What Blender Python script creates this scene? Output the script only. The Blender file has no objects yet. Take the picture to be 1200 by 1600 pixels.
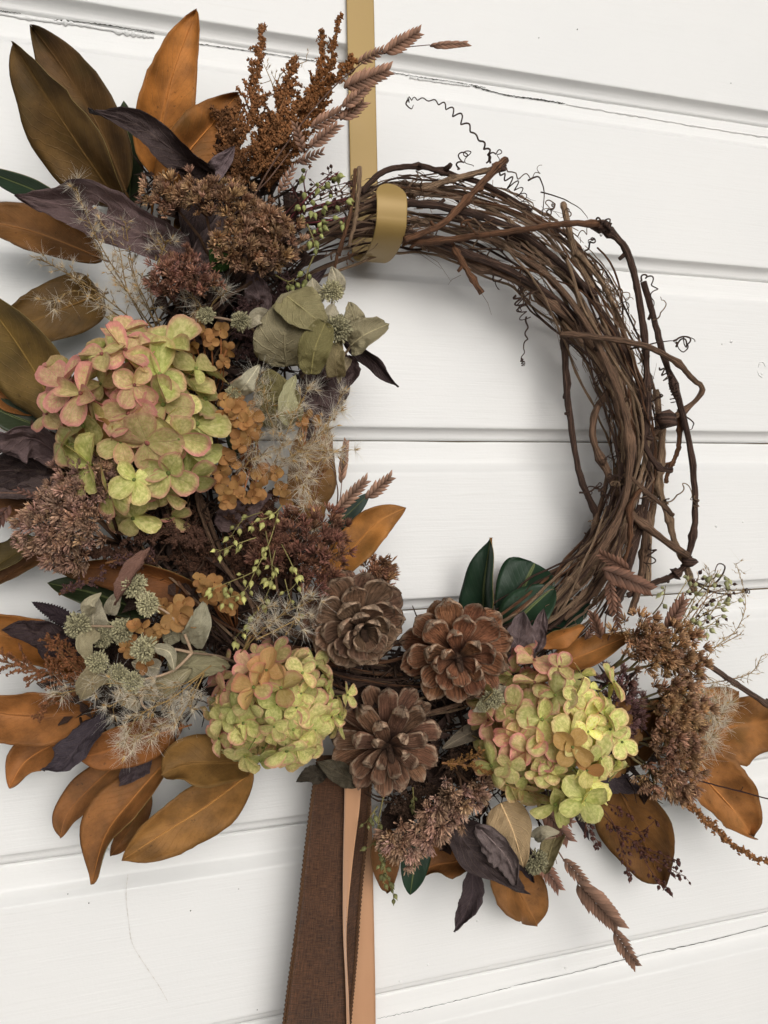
import bpy, math, random
from mathutils import Vector, Matrix, noise
R = math.radians
RND = random.Random(7)
scene = bpy.context.scene
COL = scene.collection

# ---------------------------------------------------------------- camera
F_PX, CX, CY = 1202.0, 600.0, 800.0          # focal length and centre in photo pixels
YAW, ROLL = R(16.8), R(1.22)
CAM = Vector((0.0, -0.62, 1.5))
_fw = Vector((math.sin(YAW), math.cos(YAW), 0)); _rt = Vector((math.cos(YAW), -math.sin(YAW), 0)); _up = Vector((0, 0, 1))
CR = _rt*math.cos(ROLL) - _up*math.sin(ROLL)
CU = _rt*math.sin(ROLL) + _up*math.cos(ROLL)
CF = _fw
cd = bpy.data.cameras.new('camera'); cam = bpy.data.objects.new('camera', cd); COL.objects.link(cam)
cd.sensor_fit = 'VERTICAL'; cd.sensor_height = 36.0; cd.lens = 36.0*F_PX/1600.0
cd.clip_start = 0.01; cd.clip_end = 200
m = Matrix((CR, CU, -CF)).transposed().to_4x4(); m.translation = CAM
cam.matrix_world = m
scene.camera = cam

# ---------------------------------------------------------------- light
SUN_EL, SUN_AZ = R(18), R(176)               # azimuth measured from +Y towards +X
w = bpy.data.worlds.new('World'); scene.world = w; w.use_nodes = True
wn = w.node_tree; bg = wn.nodes['Background']
sky = wn.nodes.new('ShaderNodeTexSky'); sky.sky_type = 'NISHITA'; sky.sun_disc = False
sky.sun_elevation = SUN_EL; sky.sun_rotation = SUN_AZ
sky.air_density = 1.0; sky.dust_density = 6.0; sky.ozone_density = 0.6
hs = wn.nodes.new('ShaderNodeHueSaturation'); hs.inputs['Saturation'].default_value = 0.22
wn.links.new(sky.outputs[0], hs.inputs['Color']); wn.links.new(hs.outputs[0], bg.inputs['Color'])
bg.inputs['Strength'].default_value = 0.066
sd = bpy.data.lights.new('sun', 'SUN'); sun = bpy.data.objects.new('sun', sd); COL.objects.link(sun)
sd.energy = 1.5; sd.angle = R(58); sd.color = (1.0, 0.99, 0.972)
SDIR = Vector((math.sin(SUN_AZ)*math.cos(SUN_EL), math.cos(SUN_AZ)*math.cos(SUN_EL), math.sin(SUN_EL)))
sun.rotation_euler = SDIR.to_track_quat('Z', 'Y').to_euler()
sun.location = (1.5, -2.0, 3.0)
vs = scene.view_settings
scene.display_settings.display_device = 'sRGB'
vs.view_transform = 'Standard'; vs.look = 'None'; vs.exposure = 0.02; vs.gamma = 1.0; vs.use_curve_mapping = False

# ---------------------------------------------------------------- helpers
def P(px, py, d):
    """the point d metres in front of the wall seen at photo pixel px, py"""
    r = CF + CR*((px-CX)/F_PX) + CU*((CY-py)/F_PX)
    t = (-d - CAM.y)/r.y
    return CAM + r*t
def S(p):
    """metres per photo pixel at point p"""
    return (p-CAM).dot(CF)/F_PX
def lerp(a, b, t): return a+(b-a)*t
def cr(pts, n, closed=False):
    """Catmull-Rom through tuples, n samples"""
    out = []; N = len(pts); segs = N if closed else N-1
    for i in range(n):
        t = i/(n if closed else n-1)*segs
        k = min(int(t), segs-1); f = t-k
        g = (lambda j: pts[j % N]) if closed else (lambda j: pts[max(0, min(N-1, j))])
        p0, p1, p2, p3 = g(k-1), g(k), g(k+1), g(k+2)
        out.append(tuple(0.5*((2*b)+(c-a)*f+(2*a-5*b+4*c-d)*f*f+(3*b-a-3*c+d)*f**3) for a, b, c, d in zip(p0, p1, p2, p3)))
    return out
def lut(pts, t):
    t = max(0, min(1, t))*(len(pts)-1); k = min(int(t), len(pts)-2); f = t-k
    return tuple(a+(b-a)*f for a, b in zip(pts[k], pts[k+1]))
_t = (1+5**.5)/2
ICO_V = [Vector(v).normalized() for v in ((-1,_t,0),(1,_t,0),(-1,-_t,0),(1,-_t,0),(0,-1,_t),(0,1,_t),(0,-1,-_t),(0,1,-_t),(_t,0,-1),(_t,0,1),(-_t,0,-1),(-_t,0,1))]
ICO_F = [(0,11,5),(0,5,1),(0,1,7),(0,7,10),(0,10,11),(1,5,9),(5,11,4),(11,10,2),(10,7,6),(7,1,8),(3,9,4),(3,4,2),(3,2,6),(3,6,8),(3,8,9),(4,9,5),(2,4,11),(6,2,10),(8,6,7),(9,8,1)]

class MB:
    def __init__(s): s.v = []; s.f = []; s.m = []; s.a = []
    def vert(s, p, a=(0, 0, 0)): s.v.append((p[0], p[1], p[2])); s.a.append((a[0], a[1], a[2], 1.0)); return len(s.v)-1
    def face(s, idx, m=0): s.f.append(tuple(idx)); s.m.append(m)
    def tube(s, pts, rad, n=6, mat=0, rv=None, ulen=None):
        """pts: Vectors; rad: float or list; attribute r = metres along, g = round, b = rv"""
        N = len(pts); rv = RND.random() if rv is None else rv
        up = Vector((0.3, -0.8, 0.5)).normalized(); prev = None; L = 0.0; ph = RND.random()*6.28
        for i, p in enumerate(pts):
            t = (pts[min(i+1, N-1)]-pts[max(i-1, 0)])
            t = t.normalized() if t.length > 1e-9 else Vector((0, 0, 1))
            b = (up - t*up.dot(t)); b = b.normalized() if b.length > 1e-4 else t.orthogonal().normalized()
            up = b; c = t.cross(b); r = rad[i] if hasattr(rad, '__len__') else rad
            if i: L += (p-pts[i-1]).length
            row = []
            for k in range(n):
                q = ph+6.28319*k/n
                row.append(s.vert(p+b*(math.cos(q)*r)+c*(math.sin(q)*r), (L*10, k/n, rv)))
            if prev:
                for k in range(n): s.face((prev[k], prev[(k+1) % n], row[(k+1) % n], row[k]), mat)
            else: first = row
            prev = row
        s.face(first[::-1], mat); s.face(prev, mat)
    def blob(s, c, r, jit=.25, stretch=None, mat=0, rv=None):
        rv = RND.random() if rv is None else rv
        i0 = len(s.v)
        for q in ICO_V:
            k = q*(r*(1+RND.uniform(-jit, jit)))
            if stretch is not None: k = k + stretch*(q.dot(stretch.normalized()))
            s.vert(c+k, ((q.z+1)/2, 0.5, rv))
        for f in ICO_F: s.face((f[0]+i0, f[1]+i0, f[2]+i0), mat)
    def spindle(s, p0, p1, r, n=3, mid=.45, mat=0, rv=0.5):
        d = p1-p0; t = d.normalized(); b = t.orthogonal().normalized(); c = t.cross(b); ph = RND.random()*6.28
        a = s.vert(p0, (0, 0, rv)); m_ = p0+d*mid
        ring = [s.vert(m_+b*(math.cos(ph+6.283*k/n)*r)+c*(math.sin(ph+6.283*k/n)*r), (mid, k/n, rv)) for k in range(n)]
        e = s.vert(p1, (1, 0, rv))
        for k in range(n):
            s.face((a, ring[(k+1) % n], ring[k]), mat); s.face((ring[k], ring[(k+1) % n], e), mat)
    def mesh(s, name, mats, origin=None, smooth=True):
        me = bpy.data.meshes.new(name)
        o = origin if origin is not None else Vector((0, 0, 0))
        me.from_pydata([(x-o.x, y-o.y, z-o.z) for x, y, z in s.v], [], s.f)
        for mt in (mats if isinstance(mats, (list, tuple)) else [mats]): me.materials.append(mt)
        if any(s.m): me.polygons.foreach_set('material_index', s.m)
        at = me.attributes.new('co', 'FLOAT_COLOR', 'POINT')
        at.data.foreach_set('color', [x for q in s.a for x in q])
        if smooth: me.polygons.foreach_set('use_smooth', [True]*len(s.f))
        me.update(); return me
    def obj(s, name, mats, parent=None, loc=None, smooth=True, color=None):
        """one mesh object; the vertices are given in world space, the origin goes to loc (or to the parent)"""
        o_ = loc if loc is not None else (WLOC[parent.name] if parent is not None else Vector((0, 0, 0)))
        ob = bpy.data.objects.new(name, s.mesh(name, mats, o_, smooth)); COL.objects.link(ob)
        if parent is not None:
            ob.parent = parent; ob.location = o_-WLOC[parent.name]
        else: ob.location = o_
        WLOC[ob.name] = Vector(o_)
        if color: ob.color = (color[0], color[1], color[2], 1)
        return ob
WLOC = {}
def tag(o, label, cat, group=None, kind=None):
    if label: o['label'] = label
    if cat: o['category'] = cat
    if group: o['group'] = group
    if kind: o['kind'] = kind
    return o
def thing(name, loc, label, cat, group=None):
    o = bpy.data.objects.new(name, None); COL.objects.link(o); o.location = loc; o.empty_display_size = .02
    WLOC[o.name] = Vector(loc)
    return tag(o, label, cat, group)
def inst(name, me, parent, mat4, color=None):
    """an object sharing mesh me, world matrix mat4, whose parents are unrotated empties or another inst"""
    o = bpy.data.objects.new(name, me); COL.objects.link(o); o.parent = parent
    pm = WM.get(parent.name) or Matrix.Translation(WLOC[parent.name])
    o.matrix_local = pm.inverted() @ mat4
    WM[o.name] = mat4.copy()
    if color: o.color = color
    return o
WM = {}
def frame(p, x, z, sx=1, sy=None, sz=None):
    """matrix with local X along x and local Z near z, scaled"""
    x = x.normalized(); y = z.cross(x); y = y.normalized() if y.length > 1e-6 else x.orthogonal().normalized(); z = x.cross(y)
    sy = sx if sy is None else sy; sz = sx if sz is None else sz
    m4 = Matrix((x*sx, y*sy, z*sz)).transposed().to_4x4(); m4.translation = p
    return m4
def jv(k): return Vector((RND.uniform(-k, k), RND.uniform(-k, k), RND.uniform(-k, k)))
def ppath(pts, n): return [P(*q) for q in cr(pts, n)]

# ---------------------------------------------------------------- materials
class NT:
    def __init__(s, name):
        s.m = bpy.data.materials.new(name); s.m.use_nodes = True; s.t = s.m.node_tree
        s.b = s.t.nodes['Principled BSDF']; s.out = s.t.nodes['Material Output']
    def n(s, typ, **kw):
        nd = s.t.nodes.new('ShaderNode'+typ)
        for k, v in kw.items():
            if hasattr(nd, k) and not k.startswith('i_'): setattr(nd, k, v)
        return nd
    def put(s, sock, v):
        if hasattr(v, 'bl_idname') and not hasattr(v, 'inputs'): s.t.links.new(v, sock)
        elif hasattr(v, 'is_output'): s.t.links.new(v, sock)
        else:
            try: sock.default_value = v
            except Exception: sock.default_value = (v[0], v[1], v[2], 1)
    def math(s, op, a, b=0.0, c=0.0, clamp=False):
        nd = s.n('Math'); nd.operation = op; nd.use_clamp = clamp
        s.put(nd.inputs[0], a); s.put(nd.inputs[1], b); s.put(nd.inputs[2], c); return nd.outputs[0]
    def mix(s, f, a, b, blend='MIX'):
        nd = s.n('Mix'); nd.data_type = 'RGBA'; nd.blend_type = blend
        s.put(nd.inputs['Factor'], f)
        for nm, v in (('A', a), ('B', b)):
            sk = [i for i in nd.inputs if i.name == nm and i.type == 'RGBA'][0]
            s.put(sk, v if not isinstance(v, tuple) else (v[0], v[1], v[2], 1))
        return [o for o in nd.outputs if o.type == 'RGBA'][0]
    def ramp(s, f, a, b):
        nd = s.n('MapRange'); s.put(nd.inputs[0], f); nd.inputs[1].default_value = a; nd.inputs[2].default_value = b
        nd.interpolation_type = 'SMOOTHSTEP'; return nd.outputs[0]
    def noise(s, scale, detail=3, vec=None, rough=.55):
        nd = s.n('TexNoise'); nd.inputs['Scale'].default_value = scale; nd.inputs['Detail'].default_value = detail
        nd.inputs['Roughness'].default_value = rough
        if vec is not None: s.put(nd.inputs['Vector'], vec)
        return nd.outputs[0]
    def pos(s): return s.n('TexCoord').outputs['Object']
    def wpos(s): return s.n('NewGeometry').outputs['Position']
    def scaled(s, vec, sc):
        nd = s.n('VectorMath'); nd.operation = 'MULTIPLY'; s.put(nd.inputs[0], vec); nd.inputs[1].default_value = sc; return nd.outputs[0]
    def attr(s):
        a = s.n('Attribute'); a.attribute_name = 'co'; sp = s.n('SeparateColor'); s.t.links.new(a.outputs['Color'], sp.inputs[0]); s.av = a.outputs['Vector']
        return sp.outputs[0], sp.outputs[1], sp.outputs[2]
    def oinfo(s): s.oi = s.n('ObjectInfo'); return s.oi.outputs['Color'], s.oi.outputs['Random']
    def bump(s, h, strength, dist=.001):
        nd = s.n('Bump'); s.put(nd.inputs['Height'], h); nd.inputs['Strength'].default_value = strength; nd.inputs['Distance'].default_value = dist
        s.t.links.new(nd.outputs[0], s.b.inputs['Normal'])
    def fin(s, col, rough=.7, spec=.3, **kw):
        s.put(s.b.inputs['Base Color'], col); s.put(s.b.inputs['Roughness'], rough); s.b.inputs['Specular IOR Level'].default_value = spec
        for k, v in kw.items(): s.put(s.b.inputs[k], v)
        return s.m
    def translucent(s, col, amt):
        tr = s.n('BsdfTranslucent'); s.put(tr.inputs['Color'], col); mx = s.n('MixShader'); mx.inputs[0].default_value = amt
        s.t.links.new(s.b.outputs[0], mx.inputs[1]); s.t.links.new(tr.outputs[0], mx.inputs[2]); s.t.links.new(mx.outputs[0], s.out.inputs['Surface'])
def dim(t, c, f):
    """colour c times scalar socket f"""
    nd = t.n('VectorMath'); nd.operation = 'SCALE'; t.put(nd.inputs[0], c); t.put(nd.inputs['Scale'], f); return nd.outputs[0]

def mat_paint():
    t = NT('white_paint'); p = t.wpos()
    st = t.noise(1, 4, t.scaled(p, (9, 9, 260)), .6); fine = t.noise(420, 3, p); big = t.noise(5, 3, p)
    sp = t.noise(1, 2, t.scaled(p, (40, 40, 700)), .5)
    col = t.mix(t.ramp(big, .3, .75), (.80, .80, .79), (.83, .825, .81))
    col = t.mix(t.math('MULTIPLY', t.ramp(st, .58, .8), .22), col, (.70, .68, .64))
    h = t.math('ADD', t.math('MULTIPLY', st, .8), t.math('ADD', t.math('MULTIPLY', fine, .22), t.math('MULTIPLY', sp, .35)))
    t.bump(h, .26, .0016); return t.fin(col, .42, .35)
def mat_flat(name, c, rough=.7, spec=.3, var=.25, sc=300, **kw):
    t = NT(name); n_ = t.noise(sc, 3, t.pos())
    col = dim(t, t.n('RGB').outputs[0], t.math('ADD', t.math('MULTIPLY', n_, 2*var), 1-var))
    t.t.nodes['RGB'].outputs[0].default_value = (c[0], c[1], c[2], 1)
    t.bump(n_, .3, .0006); return t.fin(col, rough, spec, **kw)
def mat_suede():
    """felted brown leaf underside; the object's colour is its base"""
    t = NT('leaf_felt'); u, v, r = t.attr(); oc, orr = t.oinfo(); p = t.pos()
    av = t.math('ABSOLUTE', t.math('SUBTRACT', v, .5))
    warp = t.noise(40, 3, p)
    ph = t.math('ADD', t.math('SUBTRACT', t.math('MULTIPLY', u, 13), t.math('MULTIPLY', av, 9)), t.math('MULTIPLY', warp, 2.6))
    vein = t.ramp(t.math('ABSOLUTE', t.math('SUBTRACT', t.math('FRACT', ph), .5)), .07, .0)
    mid = t.ramp(av, .05, .0)
    blot = t.noise(45, 4, p); fine = t.noise(900, 2, p)
    f = t.math('ADD', t.math('MULTIPLY', t.ramp(blot, .3, .72), .75), .62); f = t.math('ADD', f, t.math('MULTIPLY', t.math('SUBTRACT', fine, .5), .35))
    col = dim(t, oc, f)
    col = t.mix(t.math('MULTIPLY', t.ramp(t.noise(28, 3, t.scaled(p, (1, 1.3, .9))), .5, .72), .38), col, (.085, .062, .018))
    col = t.mix(t.math('MULTIPLY', vein, t.math('MULTIPLY', blot, .26)), col, (.30, .17, .07)); col = t.mix(t.math('MULTIPLY', mid, .45), col, dim(t, oc, 1.7)); col = t.mix(t.math('MULTIPLY', t.ramp(t.math('ADD', av, t.math('MULTIPLY', t.math('SUBTRACT', blot, .5), .2)), .43, .5), .5), col, dim(t, oc, .45))
    sp = t.ramp(t.noise(240, 2, p), .68, .76); col = t.mix(t.math('MULTIPLY', sp, .5), col, (.05, .025, .012))
    t.bump(t.math('ADD', t.math('MULTIPLY', vein, .5), t.math('ADD', t.math('MULTIPLY', fine, .25), t.math('MULTIPLY', blot, .8))), .45, .0012)
    return t.fin(col, .62, .22)
def mat_gloss():
    t = NT('leaf_gloss'); u, v, r = t.attr(); oc, orr = t.oinfo(); p = t.pos()
    av = t.math('ABSOLUTE', t.math('SUBTRACT', v, .5))
    ph = t.math('SUBTRACT', t.math('MULTIPLY', u, 12), t.math('MULTIPLY', av, 8))
    vein = t.ramp(t.math('ABSOLUTE', t.math('SUBTRACT', t.math('FRACT', ph), .5)), .1, .0)
    mid = t.ramp(av, .045, .01); n_ = t.noise(70, 3, p)
    col = dim(t, oc, t.math('ADD', t.math('MULTIPLY', n_, .8), .6))
    col = t.mix(t.math('MULTIPLY', mid, .7), col, (.22, .25, .09)); col = t.mix(t.math('MULTIPLY', vein, .04), col, (.1, .14, .06))
    t.bump(t.math('ADD', t.math('MULTIPLY', vein, -.1), n_), .4, .0014); return t.fin(col, .42, .3)
def mat_dry():
    """crinkled thin dried leaf with net veins"""
    t = NT('leaf_dry'); u, v, r = t.attr(); oc, orr = t.oinfo(); p = t.pos()
    av = t.math('ABSOLUTE', t.math('SUBTRACT', v, .5)); w_ = t.noise(70, 2, p)
    ph = t.math('ADD', t.math('SUBTRACT', t.math('MULTIPLY', u, 9), t.math('MULTIPLY', av, 6)), t.math('MULTIPLY', w_, 1.1))
    vein = t.ramp(t.math('ABSOLUTE', t.math('SUBTRACT', t.math('FRACT', ph), .5)), .11, .0); mid = t.ramp(av, .05, .0)
    vo = t.n('TexVoronoi'); vo.feature = 'DISTANCE_TO_EDGE'; vo.inputs['Scale'].default_value = 620; t.put(vo.inputs['Vector'], p)
    net = t.ramp(vo.outputs[0], .12, .0); b_ = t.noise(40, 4, p)
    col = dim(t, oc, t.math('ADD', t.math('MULTIPLY', b_, .9), .55))
    lt = dim(t, oc, 2.0); lt = t.mix(.25, lt, (.3, .22, .14))
    col = t.mix(t.math('MULTIPLY', t.math('MAXIMUM', vein, mid), .42), col, lt); col = t.mix(t.math('MULTIPLY', net, .2), col, lt)
    t.bump(t.math('ADD', t.math('ADD', t.math('MULTIPLY', vein, .9), t.math('MULTIPLY', net, .3)), b_), .6, .0013)
    m_ = t.fin(col, .7, .25); t.translucent(col, .12); return m_
def mat_petal():
    """object colour: r = pink, g = brightness, b = brown"""
    t = NT('petal'); u, v, r = t.attr(); oc, orr = t.oinfo(); p = t.pos()
    sp = t.n('SeparateColor'); t.put(sp.inputs[0], oc); pk, br, bw = sp.outputs
    wv = t.n('VectorMath'); wv.operation = 'ADD'; t.put(wv.inputs[0], t.scaled(t.av, (5, 5, 0))); cx = t.n('CombineXYZ'); t.put(cx.inputs[2], t.math('MULTIPLY', orr, 50)); t.put(wv.inputs[1], cx.outputs[0])
    n1 = t.noise(1.2, 5, wv.outputs[0], .65); n2 = t.noise(4.5, 4, wv.outputs[0], .7)
    rim = t.ramp(r, .55, 1.0)                     # b of attribute = nearness to the edge
    av = t.math('ABSOLUTE', t.math('SUBTRACT', v, .5))
    ph = t.math('ADD', t.math('SUBTRACT', t.math('MULTIPLY', u, 5), t.math('MULTIPLY', av, 7)), t.math('MULTIPLY', n1, .5))
    vein = t.math('MAXIMUM', t.ramp(t.math('ABSOLUTE', t.math('SUBTRACT', t.math('FRACT', ph), .5)), .09, .0), t.ramp(av, .035, .0))
    base = t.mix(t.ramp(n1, .3, .7), (.33, .37, .085), (.60, .58, .24))
    base = t.mix(t.math('MULTIPLY', t.ramp(u, .5, .0), .45), base, (.42, .50, .12))
    f = t.math('ADD', t.math('MULTIPLY', pk, t.ramp(n2, .3, .75)), t.math('MULTIPLY', pk, .25))
    f = t.math('ADD', f, t.math('MULTIPLY', rim, t.math('ADD', t.math('MULTIPLY', pk, .5), t.math('MULTIPLY', t.oi.outputs['Alpha'], .6))), clamp=True)
    col = t.mix(t.math('MULTIPLY', f, .9), base, t.mix(n1, (.44, .10, .13), (.62, .29, .24)))
    col = t.mix(bw, col, t.mix(n2, (.17, .070, .022), (.50, .245, .09)))
    col = t.mix(t.math('MULTIPLY', vein, .3), col, dim(t, col, .62))
    spk = t.ramp(t.noise(14, 2, wv.outputs[0]), .66, .78); col = t.mix(t.math('MULTIPLY', spk, .28), col, dim(t, col, .5))
    col = dim(t, col, t.math('MULTIPLY', br, 1.28))
    t.bump(t.math('ADD', t.math('MULTIPLY', vein, -.8), n2), .5, .0005)
    m_ = t.fin(col, .6, .25); t.translucent(col, .22); return m_
def mat_grad(name, base_mul, tip_mul, mid=.5, rough=.8, warm=None, tl=0):
    """runs from the object's colour times base_mul at the foot to times tip_mul at the tip"""
    t = NT(name); u, v, r = t.attr(); oc, orr = t.oinfo()
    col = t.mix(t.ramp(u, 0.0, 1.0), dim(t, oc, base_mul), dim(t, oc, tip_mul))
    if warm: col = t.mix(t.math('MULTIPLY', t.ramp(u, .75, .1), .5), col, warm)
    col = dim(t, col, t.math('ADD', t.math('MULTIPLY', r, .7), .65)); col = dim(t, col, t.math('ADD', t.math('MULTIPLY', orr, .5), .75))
    m_ = t.fin(col, rough, .2)
    if tl: t.translucent(col, tl)
    return m_
def mat_bark():
    t = NT('bark'); u, v, r = t.attr(); oc, orr = t.oinfo()
    vec = t.n('CombineXYZ'); t.put(vec.inputs[0], t.math('MULTIPLY', u, 2.2)); t.put(vec.inputs[1], t.math('MULTIPLY', t.math('PINGPONG', v, .5), 9)); t.put(vec.inputs[2], t.math('MULTIPLY', orr, 40))
    n1 = t.noise(2.6, 6, vec.outputs[0], .7); n2 = t.noise(120, 5, t.pos(), .65)
    col = dim(t, oc, t.math('ADD', t.math('MULTIPLY', t.ramp(n1, .3, .72), 1.7), .25))
    col = t.mix(t.math('MULTIPLY', t.ramp(n1, .56, .68), .55), col, (.25, .155, .095)); col = t.mix(t.math('MULTIPLY', t.ramp(n2, .56, .7), .5), col, (.024, .013, .010))
    t.bump(t.math('ADD', t.math('MULTIPLY', n1, 1.5), t.math('MULTIPLY', n2, .9)), 1.0, .0024); return t.fin(col, .68, .28)
def mat_cone():
    t = NT('cone_scale'); u, v, r = t.attr(); oc, orr = t.oinfo()
    vec = t.n('CombineXYZ'); t.put(vec.inputs[0], t.math('MULTIPLY', u, 1.6)); t.put(vec.inputs[1], t.math('MULTIPLY', v, 9)); t.put(vec.inputs[2], t.math('MULTIPLY', orr, 30))
    n1 = t.noise(1.6, 5, vec.outputs[0], .65); n2 = t.noise(260, 4, t.wpos())
    col = dim(t, oc, t.math('ADD', t.math('MULTIPLY', t.ramp(n1, .3, .7), 1.1), .5))
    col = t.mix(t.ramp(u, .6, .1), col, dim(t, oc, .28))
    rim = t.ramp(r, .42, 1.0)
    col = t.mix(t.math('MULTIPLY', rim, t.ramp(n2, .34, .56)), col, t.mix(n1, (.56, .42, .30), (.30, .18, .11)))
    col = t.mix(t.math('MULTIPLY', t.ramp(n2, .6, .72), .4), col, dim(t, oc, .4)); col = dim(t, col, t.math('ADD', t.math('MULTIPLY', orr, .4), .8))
    t.bump(t.math('ADD', t.math('MULTIPLY', n1, 1.6), n2), 1.0, .0018); return t.fin(col, .68, .3)
def mat_weave():
    t = NT('woven_ribbon'); u, v, r = t.attr()      # u metres*10 along, v across 0..1
    a = t.n('CombineXYZ'); t.put(a.inputs[0], t.math('MULTIPLY', u, 150)); t.put(a.inputs[1], t.math('MULTIPLY', v, 5))
    b = t.n('CombineXYZ'); t.put(b.inputs[0], t.math('MULTIPLY', u, 9)); t.put(b.inputs[1], t.math('MULTIPLY', v, 64)); b.inputs[2].default_value = 4
    na = t.noise(1, 3, a.outputs[0], .7); nb = t.noise(1, 3, b.outputs[0], .7); big = t.noise(25, 3, t.wpos())
    wa = t.math('SINE', t.math('MULTIPLY', u, 640)); wb = t.math('SINE', t.math('MULTIPLY', v, 300))
    h = t.math('ADD', t.math('ADD', na, nb), t.math('MULTIPLY', t.math('MULTIPLY', wa, wb), .18))
    col = t.mix(t.ramp(h, .72, 1.35), (.030, .012, .005), (.20, .088, .040)); col = dim(t, col, t.math('ADD', t.math('MULTIPLY', big, .8), .5))
    t.bump(h, .8, .0012); return t.fin(col, .75, .2, **{'Sheen Weight': .15})
def mat_satin():
    t = NT('satin_ribbon'); u, v, r = t.attr(); n_ = t.noise(1, 3, t.scaled(t.av, (260, 3, 0))); b_ = t.noise(14, 2, t.wpos())
    col = t.mix(b_, (.50, .26, .135), (.58, .33, .19)); t.bump(n_, .12, .0006); return t.fin(col, .4, .35, **{'Sheen Weight': .3})
def mat_brass():
    t = NT('brass_paint'); p = t.wpos(); n_ = t.noise(40, 3, p); f = t.noise(600, 2, p)
    col = t.mix(n_, (.33, .215, .07), (.37, .25, .085)); t.bump(f, .05, .0004)
    return t.fin(col, t.math('ADD', t.math('MULTIPLY', n_, .15), .36), .4, Metallic=.15)
def mat_green_cap():
    t = NT('seed_capsule'); u, v, r = t.attr(); oc, orr = t.oinfo(); n_ = t.noise(400, 3, t.wpos())
    col = t.mix(t.ramp(u, .1, .9), dim(t, oc, .8), dim(t, oc, 1.1)); col = t.mix(t.math('MULTIPLY', t.ramp(n_, .55, .7), .4), col, dim(t, oc, .45))
    col = dim(t, col, t.math('ADD', t.math('MULTIPLY', orr, .5), .75)); m_ = t.fin(col, .5, .3); t.translucent(col, .15); return m_
def mat_obj(name, rough=.75, var=.5, sc=300, spec=.2):
    t = NT(name); u, v, r = t.attr(); oc, orr = t.oinfo(); n_ = t.noise(sc, 4, t.wpos())
    col = dim(t, oc, t.math('ADD', t.math('MULTIPLY', n_, 2*var), 1-var)); col = dim(t, col, t.math('ADD', t.math('MULTIPLY', r, .8), .6))
    t.bump(n_, .5, .0008); return t.fin(col, rough, spec)
def mat_hair():
    t = NT('seed_hair'); u, v, r = t.attr(); m_ = t.fin(t.mix(u, (.80, .70, .52), (.90, .87, .80)), .5, .3); t.translucent((.92, .87, .77), .5); return m_
M = dict(paint=mat_paint(), suede=mat_suede(), gloss=mat_gloss(), dry=mat_dry(), petal=mat_petal(), bark=mat_bark(), cone=mat_cone(),
         weave=mat_weave(), satin=mat_satin(), brass=mat_brass(), cap=mat_green_cap(), seed=mat_obj('dry_seed'), stem=mat_obj('dry_stem', .7, .35),
         mint=mat_grad('mint_bract', .28, 1.4), tuft=mat_grad('flower_bristle', .55, 1.7, warm=(.15, .06, .05)), oat=mat_grad('oat_scale', .42, 1.25, tl=.1, rough=.6),  # mint and oat feet darkened: painted shade between bracts and scales
         hair=mat_hair(), lemma=mat_grad('straw', .9, 1.1, tl=.15), rim=mat_flat('leaf_rim', (.21, .155, .045), .6), backgreen=mat_flat('leaf_back_green', (.022, .045, .02), .3, .45),
         backbrown=mat_flat('leaf_back_brown', (.2, .09, .03), .7), crack=mat_flat('paint_crack', (.05, .05, .045), .9), stitch=mat_flat('ribbon_stitch', (.085, .04, .017), .7),
         bare=mat_flat('bare_timber', (.32, .24, .15), .8))

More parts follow.
